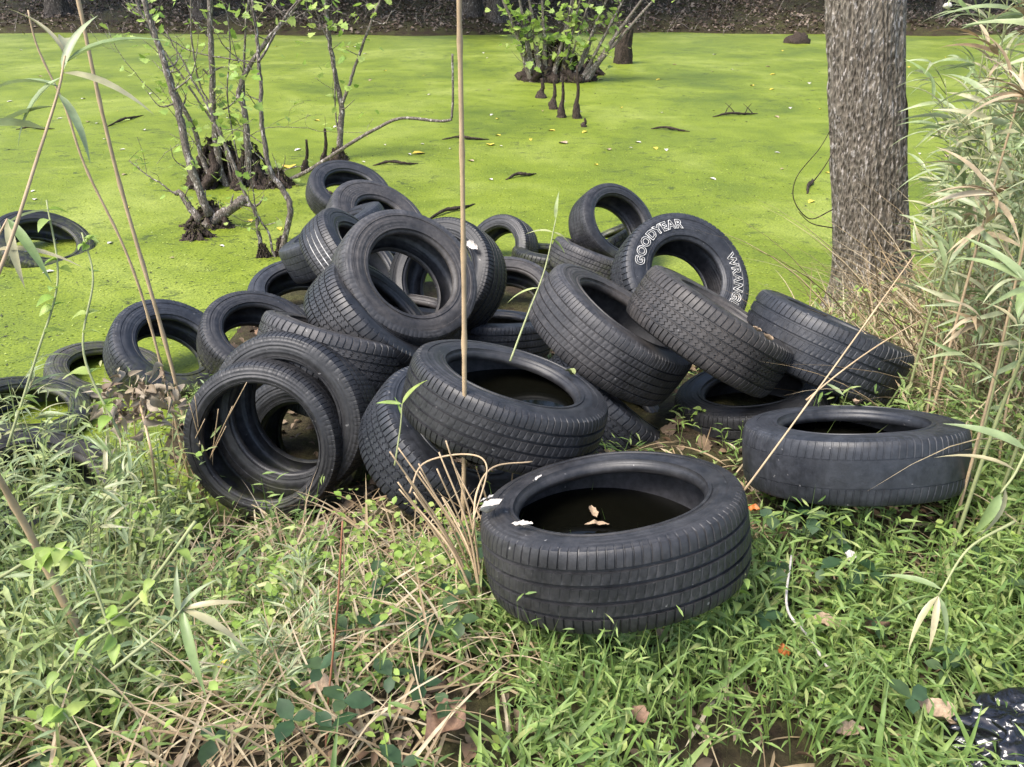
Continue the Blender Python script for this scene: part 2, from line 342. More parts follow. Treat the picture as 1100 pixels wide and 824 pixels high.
def tyre(label, C, n, R, rr, W, pat='road', npit=72, mat=0, spin=0, bright=False):
    r = R*rr; root = empty('tyre', C); n = Vector(n).normalized()
    q = n.to_track_quat('Z', 'Y'); root.rotation_mode = 'QUATERNION'
    from mathutils import Quaternion
    root.rotation_quaternion = q @ Quaternion((0, 0, 1), R_(spin))
    P = tyre_parts(R, r, W, pat, npit, len(TY_ALL)+1)
    sw = []; dfm = P.pop('_d')
    for nm, L_ in P.items():
        for bi, (V, Q) in enumerate(L_):
            o = npobj(nm, V, Q, LINER if nm == 'inner_liner' else RUB[{1: 3}.get(mat, mat)] if nm in ('sidewall', 'bead') else RUB[mat], sw[bi] if nm == 'bead' else root)
            if nm == 'sidewall': sw.append(o)
            if nm == 'tread': tro = o
            if nm == 'tread': o.data.set_sharp_from_angle(angle=R_(32))
            if nm == 'sidewall': o.data.set_sharp_from_angle(angle=R_(40))
    tag(root, label, 'tyre', 'scrap tyres dumped at the pond')
    M = (Matrix.Translation(Vector(C)) @ root.rotation_quaternion.to_matrix().to_4x4())
    T = dict(root=root, M=np.array(M), Mi=np.array(M.inverted()), R=R, r=r, W=W, C=np.array(C), n=np.array(n), sw=sw[0], tread=tro, dfm=dfm); TY_ALL.append(T); return T
# (key, label, px, py, a_outer, k, phi, R, r/R, W, pattern, pitches, material, spin)
SPEC = [
 ('front', 'large nearest tyre lying on the grass with rainwater and a leaf inside', 654, 528, 144, .36, 97, .345, .70, .225, 'road', 95, 0, 0),
 ('right', 'smooth bald tyre lying flat at the right beside the tall grass', 915, 451, 114, .17, 90, .33, .64, .20, 'bald', 96, 2, 10),
 ('middle', 'tilted tyre just behind the nearest one with an olive leaf on its rim', 552, 402, 111, .30, 73, .33, .65, .205, 'road', 98, 0, 20),
 ('big', 'upright round tyre leaning back near the top of the heap, brownish sidewall ring facing us', 445, 291, 80, .80, 48, .315, .62, .215, 'worn', 87, 1, 30),
 ('behind_big', 'tyre standing hidden behind the big upright one, ribbed edge showing at its right', 468, 293, 66, .80, 150, .31, .64, .22, 'road', 101, 4, 0),
 ('second', 'grey tyre leaning at the top left of the heap above the one with white lines', 410, 230, 55, .62, 62, .34, .50, .22, 'worn', 80, 1, 0),
 ('white_line', 'tyre with three thin white lines round its tread', 396, 270, 64, .33, 42, .31, .62, .20, 'fine', 87, 0, 0),
 ('slope', 'large dark tyre sloping into the pond beside the leaning saplings', 352, 241, 62, .10, 118, .36, .62, .24, 'worn', 80, 2, 0),
 ('far_left', 'farthest tyre at the top left of the heap with duckweed around it', 378, 200, 46, .60, 74, .355, .62, .20, 'worn', 75, 0, 0),
 ('block', 'block tread tyre wedged under the left of the big upright tyre', 420, 330, 78, .35, 46, .31, .62, .22, 'block', 75, 0, 0),
 ('thin_left', 'half hidden tyre with faint pale lettering band behind the two left rings', 320, 306, 54, .60, 98, .31, .60, .20, 'worn', 75, 2, 0),
 ('ring_mid', 'tyre with a bright thin rim ring, left of the heap beside the worn flat one', 283, 354, 64, .70, 74, .32, .63, .20, 'fine', 87, 0, 0),
 ('ring_left', 'tyre half sunk in duckweed with green water inside its hole', 188, 368, 64, .76, 64, .32, .58, .22, 'fine', 87, 2, 0),
 ('flat_ring', 'tyre sunk nearly flush with the duckweed as a plain dark ring', 118, 393, 62, .50, 85, .32, .62, .20, 'worn', 75, 1, 0),
 ('corner_ring', 'tyre at the far left edge lying low in the pond behind the weeds', 28, 432, 66, .50, 88, .30, .62, .20, 'worn', 75, 4, 0),
 ('weeds', 'grey tyre mostly buried in the weeds at the lower left', 52, 512, 92, .62, 70, .32, .62, .22, 'worn', 75, 1, 0),
 ('pair_front', 'front one of the standing tyres at the left, wide open hole facing us', 277, 478, 90, .86, 215, .32, .74, .21, 'fine', 105, 0, 0),
 ('pair_back', 'tyre standing right behind the wide open front left one', 303, 450, 93, .84, 208, .335, .68, .215, 'fine', 105, 0, 25),
 ('worn_flat', 'pale worn tyre lying edge on across the left middle', 364, 352, 80, .07, 76, .31, .62, .20, 'all', 65, 1, 0),
 ('under_worn', 'tyre edge just showing beneath the pale worn flat tyre', 380, 402, 68, .10, 80, .30, .62, .21, 'road', 92, 1, 0),
 ('under_middle', 'dark tyre tilted beneath the middle tyre with its lower sidewall in the weeds', 500, 457, 98, .55, 52, .33, .60, .23, 'block', 80, 2, 0),
 ('inside_big', 'low tyre seen edge on through the hole of the big upright tyre', 438, 322, 68, .12, 82, .31, .62, .20, 'worn', 75, 1, 0),
 ('under_ring', 'tyre lying in dark mud inside the bright rimmed ring', 300, 385, 56, .45, 88, .33, .62, .20, 'worn', 75, 4, 0),
 ('slot', 'tyre lying edge on behind the middle tyre, bluish ribs showing', 532, 340, 62, .16, 88, .31, .64, .20, 'road', 95, 2, 0),
 ('back_mid', 'open grey tyre in the gap between the upright and the ribbed leaning tyre', 549, 312, 53, .76, 82, .31, .62, .20, 'worn', 75, 1, 0),
 ('back_arch', 'arched tyre at the back with duckweed seen through its hole', 531, 268, 41, .78, 155, .285, .62, .20, 'road', 95, 0, 0),
 ('dark_back', 'black chunky tyre lying low at the back beside the arched one', 594, 268, 44, .18, 85, .30, .62, .20, 'all', 60, 4, 0),
 ('top_right', 'thin walled open tyre standing at the back right of the heap', 668, 238, 49, .68, 38, .33, .68, .23, 'worn', 82, 0, 0),
 ('inner_dark', 'black chunky tyre seen through the thin walled open one', 652, 252, 40, .14, 115, .30, .62, .20, 'all', 60, 4, 0),
 ('small_top', 'narrow tyre with pale groove lines in front of the thin walled open one', 641, 268, 47, .08, 70, .31, .62, .215, 'fine', 82, 1, 0),
 ('letter', 'big tyre with white outlined lettering round its sidewall', 741, 293, 75, .80, 42, .375, .56, .25, 'all', 75, 2, 0),
 ('ribbed', 'grey ribbed tyre leaning in the centre of the heap with a narrow slit of hole', 674, 333, 92, .24, 54, .345, .62, .235, 'fine', 105, 1, 0),
 ('muddy', 'muddy block tread tyre lying over the lettered one with dead leaves on it', 780, 328, 91, .07, 56, .33, .56, .225, 'all', 80, 3, 0),
 ('under_ribbed', 'blue black tyre sliding down under the ribbed leaning tyre', 674, 420, 84, .20, 46, .33, .60, .23, 'all', 75, 2, 0),
 ('low_right', 'tyre lying flat in the dark beneath the muddy leaning tyre', 808, 412, 86, .38, 98, .33, .60, .24, 'road', 87, 4, 0),
 ('far_right', 'tyre tipped on its side at the right edge of the heap, black tread towards us', 900, 344, 88, .03, 62, .33, .62, .25, 'road', 89, 2, 0),
]
T = {}
for (key, lab, px, py, a, k, phi, R, rr, W, pat, npit, mat, spin) in SPEC:
    c, n = pose(px, py, a, k, phi, R, W); T[key] = tyre(lab, c, n, R, rr, W, pat, npit, mat, spin)
# third, seen through the standing pair, and the sunken one out in the duckweed
c, n = pose(318, 478, 76, .84, 205, .31, .21); T['pair_deep'] = tyre('tyre deepest inside the row seen through the standing left tyres', c, n, .31, .58, .21, 'worn', 60, 4)
p = ground_at(40, 272); T['sunk'] = tyre('lone tyre half sunk in duckweed away from the heap, at the left edge', (p[0]+.05, p[1], .03), (.50, -.22, 1), .37, .62, .23, 'worn', 60, 4)
# white lines of the lined tyre
t = T['white_line']
for u in (-.34, .0, .34):
    th = np.linspace(0, 2*math.pi, 160, endpoint=False)[:, None]*np.ones((1, 3)); zc = u*t['W']*.415
    V, Q = grid_ring(np.array([[t['R']-.004, t['R']-.002, t['R']-.004]])*np.ones((160, 1)), np.array([[zc-.003, zc, zc+.003]])*np.ones((160, 1)), th)
    npobj('white_line', V, Q, M_WHITE, t['tread'])
# raised white outlined lettering
def lettering(t, text, centre_deg, size, rad, bold=.03, flip='LEFT'):
    cu = bpy.data.curves.new('lettering', 'FONT'); cu.body = text; cu.size = 1; cu.offset = bold; cu.space_character = 1.12
    cu.fill_mode = 'NONE'; cu.bevel_depth = .030; cu.bevel_resolution = 1; cu.resolution_u = 4; cu.align_x = flip
    o = bpy.data.objects.new('tmp', cu); COL.objects.link(o); bpy.context.view_layer.update()
    dg = bpy.context.evaluated_depsgraph_get(); me = bpy.data.meshes.new_from_object(o.evaluated_get(dg)); bpy.data.objects.remove(o)
    n = len(me.vertices); V = np.zeros(n*3, np.float32); me.vertices.foreach_get('co', V); V = V.reshape(-1, 3)*size
    ang = R_(centre_deg)-V[:, 0]/rad; rho = rad+V[:, 1]-size*.34
    zz = t['W']*.5095+.0005+V[:, 2]*.5
    W_ = np.stack([rho*np.cos(ang), rho*np.sin(ang), zz], -1); W_ = t['dfm'](W_).astype(np.float32)
    me.vertices.foreach_set('co', W_.ravel()); me.update(); link('raised_lettering', me, M_WHITE, t['sw'])
LT = T['letter']
def face_angle(t, px, py):
    rv = ray(px, py); p0 = t['C']+t['n']*t['W']/2; d = ((p0-CP)@t['n'])/(rv@t['n']); P = CP+rv*d
    q = t['Mi']@np.append(P, 1); return math.degrees(math.atan2(q[1], q[0])), math.hypot(q[0], q[1]), P
a1, r1_, _ = face_angle(LT, 735, 257); a2, r2_, _ = face_angle(LT, 771, 279)
lettering(LT, 'GOODYEAR', a1, .070, LT['R']*.77, flip='RIGHT')
lettering(LT, 'WRANGLER', a2, .070, LT['R']*.77, flip='LEFT')
# rainwater inside tyres
def puddle(t, z, label):
    C = t['C']; c0 = np.array([C[0], C[1], z]); pts = []
    for a in np.linspace(0, 2*math.pi, 96, endpoint=False):
        s = 0
        while s < .6:
            q = t['Mi']@np.array([c0[0]+math.cos(a)*s, c0[1]+math.sin(a)*s, z, 1]); rho = math.hypot(q[0], q[1])
            lim = t['W']*.485 if rho > t['r'] else t['W']*.43
            if rho > t['R']-.012 or abs(q[2]) > lim: break
            s += .003
        pts.append((c0[0]+math.cos(a)*s, c0[1]+math.sin(a)*s, z))
    V = np.array([c0]+pts); k = 96; Q = [[0, 1+i, 1+(i+1) % k, 1+(i+2) % k] for i in range(0, k, 2)]
    tag(npobj('rainwater', V, Q, M_PUD, smooth=False), label, kind='structure')
puddle(T['front'], T['front']['C'][2]-.078, 'dark rainwater standing in the nearest tyre')
puddle(T['middle'], T['middle']['C'][2]-.03, 'dark rainwater standing in the middle tyre')
puddle(T['right'], T['right']['C'][2]-.06, 'dark rainwater standing in the bald right tyre')
#VEG
# ------------------------------------------------------------------ things lying on the tyres
def scrap(name, label, px, py, t, L, w, mat, yaw=0, curl=.5, cat='leaf', tmpl=None, lift=.004, z=None):
    if t is not None:
        P = face_angle(t, px, py)[2]; n = Vector(t['n'])
    elif z is not None:
        rv = ray(px, py); P = CP+rv*((z-CP[2])/rv[2]); n = Vector((0, 0, 1))
    else: P = ground_at(px, py); n = Vector((0, 0, 1)); lift = lift+.03
    V, Q = tmpl if tmpl is not None else leaf_t(1, w, .5, .0, 14, .45)
    V = V.copy()*L; V[:, 0] -= L/2; V[:, 2] += curl*L*(V[:, 0]/L)**2+.02*L*np.sin(V[:, 0]/L*19)
    for v_ in V:
        nz = Vector((v_[0]/L*3+px, v_[1]/L*3, py)); v_[1] *= 1+.45*mnoise.noise(nz*2.1); v_[2] += .12*L*mnoise.noise(nz)+.05*L*mnoise.noise(nz*3)
    nb = len(V); k = .0012; V2 = np.vstack([V, V-[0, 0, k]]); Q2 = np.vstack([Q, Q[:, ::-1]+nb])
    o = npobj(name, V2, Q2, mat); q = n.to_track_quat('Z', 'Y').to_matrix().to_4x4()
    o.matrix_world = Matrix.Translation(Vector(P)+n*lift) @ q @ Matrix.Rotation(R_(yaw), 4, 'Z')
    tag(o, label, cat); return o
tf, tm, tr, tmu = T['front'], T['middle'], T['right'], T['muddy']
scrap('fallen_leaf', 'olive green leaf lying on the rim of the middle tyre', 611, 404, tm, .042, .75, M_OLIVELEAF, 20, .3, lift=.012)
scrap('bark_scrap', 'large white curled bark scrap on the left edge of the nearest tyre', 530, 553, tf, .085, .55, M_SCRAP, 15, .9, 'bark scrap', lift=.012)
scrap('bark_scrap', 'small pale chip above the large white scrap on the nearest tyre', 524, 541, tf, .045, .25, M_SCRAP, 10, .3, 'bark scrap', lift=.012)
scrap('bark_scrap', 'forked pale scrap on the near side of the nearest tyre', 562, 570, tf, .055, .35, M_SCRAP, -50, .5, 'bark scrap', lift=.012)
scrap('bark_scrap', 'thin pale sliver near the rim hole of the nearest tyre', 578, 519, tf, .045, .2, M_SCRAP, 25, .2, 'bark scrap', lift=.012)
scrap('fallen_leaf', 'curled brown leaf caught above the nearest tyre against the middle one', 572, 491, tf, .075, .6, M_BROWNLEAF, -30, 1.0, lift=.03)
scrap('fallen_leaf', 'tan leaf standing out of the rainwater in the nearest tyre', 638, 553, None, .06, .4, M_TANLEAF, 100, .5, z=tf['C'][2]-.074)
scrap('fallen_leaf', 'reddish flake floating by the near rim of the nearest tyre', 641, 565, None, .07, .22, M_TANLEAF, 5, .2, z=tf['C'][2]-.070)
scrap('fallen_leaf', 'small orange leaf on the far rim of the bald right tyre', 921, 437, tr, .045, .7, M_TANLEAF, 40, .8, lift=.01)
scrap('fallen_leaf', 'tan dead leaf on the muddy leaning tyre', 822, 366, tmu, .05, .5, M_TANLEAF, 10, .6, lift=.01)
scrap('fallen_leaf', 'smaller tan leaf above the other one on the muddy leaning tyre', 811, 357, tmu, .035, .6, M_TANLEAF, 60, .6, lift=.01)
scrap('bark_scrap', 'white flaky scrap on the right shoulder of the big upright tyre', 511, 266, T['behind_big'], .085, .45, M_SCRAP, -20, .8, 'bark scrap', lift=.02)
scrap('fallen_leaf', 'yellow leaf with a red base low in the grass at the lower left', 249, 752, None, .055, .45, M_YELLEAF, 70, .4, lift=.10)
scrap('fallen_leaf', 'orange brown leaf in the weeds in front of the standing tyres', 132, 512, None, .11, .75, M_BROWNLEAF, 30, .8, tmpl=None, lift=.22)
scrap('fallen_leaf', 'bright orange leaf on the soil right of the nearest tyre', 807, 562, None, .04, .7, M_ORLEAF, 0, .4, lift=.02)
scrap('fallen_leaf', 'cream leaf propped in the grass right of the nearest tyre', 904, 640, None, .05, .6, M_SCRAP, 80, .6, lift=.10)
for q, (px, py, L, mt, lb) in enumerate([(345, 768, .08, M_TANLEAF, 'pinkish brown curled leaf left of the bottom centre'), (480, 812, .13, M_BROWNLEAF, 'large crumpled grey brown leaf at the bottom centre'),
      (708, 712, .05, M_TANLEAF, 'tan leaf in the grass below the nearest tyre'), (884, 700, .09, M_TANLEAF, 'pale brown curled leaf beside the thin white stick'), (935, 703, .09, M_BROWNLEAF, 'dark red brown leaf right of the thin white stick'),
      (835, 728, .06, M_ORLEAF, 'orange leaf left of the thin white stick'), (995, 797, .10, M_TANLEAF, 'long tan leaf left of the black plastic'), (905, 815, .07, M_TANLEAF, 'tan leaf at the bottom right edge'), (590, 690, .09, M_OLIVELEAF, 'yellowish olive leaf under the near edge of the nearest tyre'), (685, 800, .06, M_BROWNLEAF, 'small brown leaf at the bottom right of centre')]):
    scrap('fallen_leaf', lb, px, py, None, L, .6, mt, q*53, .9, lift=.05)
# ------------------------------------------------------------------ near vegetation (stuff)
TM = [(t['Mi'], t['R'], t['W'], t['C']) for t in T.values()]
def clear(P, mr=.012, mz=.012):
    ok = np.ones(len(P), bool); Q = np.c_[P, np.ones(len(P))]
    for Mi, R, W, C in TM:
        if np.linalg.norm(P-C, axis=1).min() > .8: continue
        L = Q@Mi.T; ok &= ~((np.hypot(L[:, 0], L[:, 1]) < R+mr) & (np.abs(L[:, 2]) < W/2+mz))
    return ok
def pts(n, x0, x1, y0, y1, dens=None, hmin=.03):
    x = RNG.uniform(x0, x1, n); y = RNG.uniform(y0, y1, n); z = height(x, y)
    ok = (z > hmin) & (np.hypot(x, y) > .42)
    if dens is not None:
        d = np.array([dens(a, b) for a, b in zip(x, y)]); ok &= RNG.uniform(0, 1, n) < d
    P = np.stack([x, y, z], -1)[ok]; return P
def pn(x, y, s, o=0): return mnoise.noise(Vector((x*s+o, y*s-o, o*.7)))
def heap(x, y): return 1. if ((-.75 < x < 1.25) and y > 2.25+.15*math.sin(x*5)) or (x < -.75 and x > -1.5 and y > 2.62) else 0.
def grass_d(x, y):
    d = .66+2.3*pn(x, y, 2.1, 3); d += .35 if x > .6 else 0
    if heap(x, y) or (.3 < x < 1.0 and y > 2.1): d = .08
    if (x-.72)**2+(y-1.75)**2 < .14**2 or (x-.98)**2+(y-2.1)**2 < .34**2: d = .1
    if x < -.3 and y > 1.35: d *= .5
    if -1.25 < x < -.4 and y > 2.15: d *= .3
    return d
LEAF_G = leaf_t(1, .17, .22, .35, 3, .32); BLADE = leaf_t(1, .035, .2, .5, 5, .2)
def stems(acc, P, hgt, k, leafL, spread, T_=LEAF_G, lean=.45):
    n = len(P); h = hgt*RNG.uniform(.55, 1.25, n); az = RNG.uniform(0, 6.283, n); ln = RNG.uniform(.1, 1, n)*lean
    D = np.stack([np.cos(az)*ln, np.sin(az)*ln, np.ones(n)], -1); D /= np.linalg.norm(D, axis=1)[:, None]
    scatter(acc, BLADE, P, az, np.arctan2(1, ln)-.02, RNG.uniform(0, 3, n), np.stack([h*1.08, h*.7, h*.2], -1))
    for q in range(k):
        f = (q+1.2)/(k+.6); Pq = P+D*(h*f)[:, None]+np.stack([np.cos(az), np.sin(az), -np.ones(n)*.5], -1)*(h*ln*.25*f*f)[:, None]
        Pq = Pq+RNG.normal(0, .003, Pq.shape)
        sel = clear(Pq, .0, .0) & (RNG.uniform(0, 1, n) < .93)
        yaw = az+q*math.pi+RNG.normal(0, spread, n)+1.2; sz = leafL*RNG.uniform(.6, 1.25, n)*(1.1-.35*f)
        scatter(acc, T_, Pq[sel], yaw[sel], RNG.uniform(-.15, .75, n)[sel], RNG.normal(0, .5, n)[sel], sz[sel])
a = Acc(); P = pts(17000, -3.2, 3.4, .35, 4.3, grass_d); P = P[clear(P)]
stems(a, P, .125, 6, .058, .6)
P = pts(2600, -3.0, 3.2, .6, 4.0, lambda x, y: .0 if heap(x, y) else .5+1.6*pn(x, y, 1.3, 9)); P = P[clear(P)]
stems(a, P, .23, 6, .068, .7)
P = pts(900, .1, 1.7, 1.45, 2.0, lambda x, y: .6 if x > .55 or y < 1.55 else .35); P = P[clear(P)]; stems(a, P, .20, 6, .065, .7)
P = pts(700, 1.0, 2.2, 1.7, 2.7, lambda x, y: .7 if (x-.98)**2+(y-2.1)**2 > .36**2 else 0); P = P[clear(P)]; stems(a, P, .24, 6, .07, .7)
P = pts(160, .25, 1.1, 2.15, 2.75, lambda x, y: .5); P = P[clear(P)]; stems(a, P, .13, 5, .055, .7)
P = pts(3200, -2.6, 2.8, .7, 2.2, lambda x, y: .45+1.8*pn(x, y, 2.1, 3) if (x-.98)**2+(y-2.1)**2 > .38**2 else 0); P = P[clear(P)]; n = len(P)
for q in range(3): scatter(a, leaf_t(1, .07, .2, .5, 6, .3), P, RNG.uniform(0, 6.28, n), RNG.uniform(.5, 1.35, n), RNG.normal(0, .5, n), RNG.uniform(.09, .24, n))
P = pts(160, .0, .85, 1.28, 1.5); P = P[clear(P)]; stems(a, P, .26, 4, .05, .7)
P = pts(60, 1.0, 1.5, 1.6, 1.8); P = P[clear(P, .05, .05)]; stems(a, P, .26, 4, .05, .7)
tag(a.build('stilt_grass', M_GRASS), 'bright green leafy ground grass over the near bank', 'grass', kind='stuff')
# taller weeds at both flanks
a = Acc()
P = pts(2100, -3.0, -.62, 1.5, 3.0, lambda x, y: 0. if (-1.25 < x and y > 2.0) else .6 if x > -1.2 else .9, .0); P = P[clear(P)]; stems(a, P, .30, 7, .075, .9, lean=.7)
P = pts(520, -2.3, -.95, 1.3, 2.15, lambda x, y: 1. if x < -.55*y-.02 else .15); P = P[clear(P)]; stems(a, P, .46, 8, .085, .9, lean=.5)
P = pts(700, -2.8, -1.25, 1.9, 2.9, None, -.1); P[:, 2] = np.maximum(P[:, 2], .0); P = P[clear(P)]; stems(a, P, .56, 9, .09, .9, lean=.5)
P = pts(1500, 1.15, 3.4, 1.6, 5.4, lambda x, y: .9 if x > 1.32+.10*y else .1, .0); P = P[clear(P)]; stems(a, P, .36, 7, .095, .8, lean=.6)
tag(a.build('tall_grass', M_VINE), 'taller yellow green weeds flanking the tyre heap', 'weeds', kind='stuff')
# straw
a = Acc()
for (n, x0, x1, y0, y1, L0, L1, pl, ph_, dn) in [(4200, -3, -.15, 1.0, 2.65, .12, .42, -.15, 1.1, lambda x, y: .95 if not (-1.25 < x and y > 2.15) else .2), (1000, -.7, .05, 1.45, 2.3, .15, .40, .0, 1.2, lambda x, y: .55),
        (2600, -3, 3.2, .4, 2.8, .08, .30, -.2, .5, lambda x, y: .8), (2600, 1.2, 3.6, 1.7, 5.6, .2, .7, -.1, 1.35, lambda x, y: .9 if x > 1.0+.14*y else .2),
        (1500, 1.35, 2.4, 2.9, 4.5, .2, .65, .0, 1.35, lambda x, y: .9), (700, 1.7, 3.2, 2.2, 4.6, .6, 1.3, .8, 1.45, lambda x, y: .9)]:
    P = pts(n, x0, x1, y0, y1, dn); P = P[clear(P, .03, .03)]; n = len(P); L = RNG.uniform(L0, L1, n)
    w_ = RNG.uniform(.0035, .010, n)/.035
    yaw = RNG.uniform(0, 6.28, n); pit = RNG.uniform(pl, ph_, n); P[:, 2] += .02
    tip = P+np.stack([np.cos(yaw)*np.cos(pit), np.sin(yaw)*np.cos(pit), np.sin(pit)], -1)*L[:, None]*.7
    s_ = clear(tip, .0, .0); scatter(a, leaf_t(1, .035, .15, .6, 7, .25), P[s_], yaw[s_], pit[s_], RNG.normal(0, .4, n)[s_], np.stack([L, w_, L], -1)[s_])
tag(a.build('dry_straw', M_STRAW), 'dead tan grass stalks tangled through the near bank', 'dry grass', kind='stuff')
# litter
a = Acc(); P = pts(8500, -3.4, 3.6, .3, 5.0, lambda x, y: .75+pn(x, y, 2.1, 3)*-1.2, .0); P = P[clear(P, .0, .0)]; n = len(P); P[:, 2] += RNG.uniform(.004, .03, n)
scatter(a, leaf_t(1, .5, .25, .5, 4, .5), P, RNG.uniform(0, 6.28, n), RNG.normal(0, .3, n), RNG.normal(0, .5, n), RNG.uniform(.02, .065, n))
P = pts(1800, -3.4, 3.6, .3, 5.0, None, .0); P = P[clear(P, .0, .0)]; n = len(P); P[:, 2] += .012
scatter(a, maple_t(), P, RNG.uniform(0, 6.28, n), RNG.normal(0, .25, n), RNG.normal(0, .4, n), RNG.uniform(.03, .07, n))
tag(a.build('leaf_litter', M_LITTER), 'brown dead leaves covering the near bank', 'leaf litter', kind='stuff')
# round leaved creepers
a = Acc(); OV = oval_t(.7)
for (x0, x1, y0, y1, n, hh) in [(-2.6, -1.1, 1.5, 2.7, 500, .42), (-1.3, -.5, 1.2, 2.05, 260, .22), (-.75, -.1, 1.6, 2.35, 330, .20), (.75, 1.7, 1.5, 2.3, 330, .14), (-1.6, 1.8, .8, 1.7, 330, .10), (1.5, 3.0, 1.7, 4.5, 500, .5)]:
    P = pts(n, x0, x1, y0, y1, lambda x, y: .6+1.5*pn(x, y, 2.5, 20) if not (x > .5 and y < 1.3) else 0); P[:, 2] += RNG.uniform(.25, 1, len(P))*hh; P = P[clear(P, .02, .02)]; n = len(P)
    for q in range(3):
        yaw = RNG.uniform(0, 6.28, n); scatter(a, OV, P+RNG.normal(0, .012, P.shape), yaw+q*2.1, RNG.normal(.1, .35, n), RNG.normal(0, .4, n), RNG.uniform(.016, .036, n))
tag(a.build('creeper_leaves', M_YGREEN), 'pale round leaved creepers among the weeds', 'creeper', kind='stuff')
a = Acc()
P = pts(420, -2.4, 1.9, .8, 2.3, lambda x, y: 0 if (x > .45 and y < 1.35) else .5+2.*pn(x, y, 1.8, 40)); P[:, 2] += RNG.uniform(.05, .16, len(P)); P = P[clear(P, .02, .02)]; n = len(P)
for q in range(3): scatter(a, oval_t(.72), P, RNG.uniform(0, .5, n)+q*2.1, RNG.normal(.05, .3, n), RNG.normal(0, .3, n), RNG.uniform(.04, .07, n))
tag(a.build('bramble_leaves', M_DARKLEAF), 'dark green three leaved bramble low in the grass', 'bramble', kind='stuff')
# ------------------------------------------------------------------ canes and stems, each a thing
def stalk(name, label, P, r0, r1, mat, group=None, nodes=.0, cat='cane', leaves=None, lm=None, k=8):
    P = spline(P, k); n = len(P); rad = np.linspace(r0, r1, n)
    if nodes:
        s = np.r_[0, np.cumsum(np.linalg.norm(np.diff(P, axis=0), axis=1))]; ss = np.arange(0, s[-1], nodes/6)
        P = np.stack([np.interp(ss, s, P[:, i]) for i in range(3)], -1); rad = np.interp(ss, s, rad)
        rad = rad*np.where(np.arange(len(ss)) % 6 == 0, 1.3, 1.)
    V, Q = tube(P, rad, 8, True, .04, len(label))
    if leaves is None: o = npobj(name, V, Q, mat); return tag(o, label, cat, group)
    root = empty(name, P[0]); o = npobj('stem', V-P[0], Q, mat, root); a = Acc()
    for (f, yaw, pit, L, w) in leaves:
        p = P[min(len(P)-1, int(f*(len(P)-1)))]-P[0]; scatter(a, leaf_t(1, w, .25, .45, 7, .35), p[None], [yaw], [pit], [RNG.normal(0, .4)], [L])
    a.build('leaves', lm or M_SAGE, root); return tag(root, label, cat, group)
def G(px, py, up=0): p = ground_at(px, py); return np.array([p[0], p[1], p[2]+up])
b = G(497, 600, -.03); Y = b[1]
stalk('dry_cane', 'tall straight tan cane crossing the whole view in front of the heap', [b, aty(499, 420, Y), aty(497, 210, Y+.01), aty(493, 0, Y), aty(492, -50, Y)], .0072, .0055, M_CANE, nodes=.26)
b = G(212, 515, -.1); Y = b[1]-.1
stalk('dry_cane', 'thick tan cane leaning left, rising in front of the left rings', [aty(222, 560, Y), aty(184, 392, Y), aty(124, 180, Y), aty(84, 0, Y), aty(72, -60, Y)], .0085, .0052, M_CANE, nodes=.3)
stalk('dry_cane', 'thinner tan cane crossing behind the thick leaning one, leafy top at upper left', [aty(205, 520, Y+.1), aty(150, 310, Y+.1), aty(92, 180, Y+.1), aty(70, 115, Y+.1), aty(40, 50, Y+.1), aty(28, 0, Y+.1)], .006, .003, M_CANE, nodes=.2)
b = G(20, 800); Y = b[1]
stalk('dry_cane', 'bent dead cane slanting through the weeds at the lower left', [aty(112, 730, Y+.1), aty(70, 650, Y+.15), aty(30, 570, Y+.15), aty(-20, 480, Y+.1)], .012, .007, M_CANE, nodes=.18)
b = G(799, 530, -.02)
stalk('dry_cane', 'thin tan stalk leaning right across the bald tyre', [atd(797, 530, 2.12), atd(850, 458, 2.08), atd(915, 368, 2.1), atd(985, 270, 2.2)], .0026, .0016, M_CANE, nodes=.3)
stalk('dry_cane', 'thin pale stalk slanting low from the muddy tyre towards the cane thicket', [atd(866, 430, 2.3), atd(905, 398, 2.3), atd(945, 370, 2.35), atd(992, 342, 2.4)], .0024, .0016, M_CANE, nodes=.3)
stalk('green_stem', 'slender pale green stem with a narrow leaf rising over the middle of the heap', [atd(548, 388, 2.6), atd(566, 340, 2.65), atd(585, 290, 2.7), atd(597, 236, 2.7)], .0035, .002, M_STEMG, cat='stem', leaves=[(1, 1.6, 1.4, .10, .13), (.95, 2.9, .2, .10, .12), (.93, .2, -.35, .09, .14), (.9, .4, -.6, .07, .14), (.55, 3.0, -.2, .13, .08)], lm=M_VINE)
stalk('green_stem', 'small seedling with two bright narrow leaves left of the middle tyre', [atd(424, 500, 2.1), atd(430, 460, 2.1), atd(432, 434, 2.1)], .0025, .0015, M_STEMG, cat='stem', leaves=[(1, .85, .75, .10, .14), (1, 2.95, .1, .085, .12), (.8, 2.0, .9, .06, .1)], lm=M_YGREEN)
b = G(350, 822); Y = b[1]
stalk('dry_twig', 'thin reddish stem standing in the left foreground grass', [b, aty(352, 760, Y+.1), aty(362, 660, Y+.12), aty(368, 560, Y+.15)], .003, .002, solid('reddish_stem', (.30, .13, .07), .6, .3, 20), cat='stem')
stalk('white_stick', 'thin white bent stick lying in the right foreground grass', [G(842, 640, .14), G(838, 690, .12), G(862, 716, .1), G(892, 748, .06)], .003, .0045, M_SCRAP, cat='stick')
stalk('dry_twig', 'pale dry twig running from the tall cane across to the brown leaf', [G(500, 610, .05), atd(508, 575, 2.15), atd(512, 530, 2.15), atd(530, 502, 2.2), atd(572, 496, 2.25)], .004, .002, M_CANE, cat='twig')
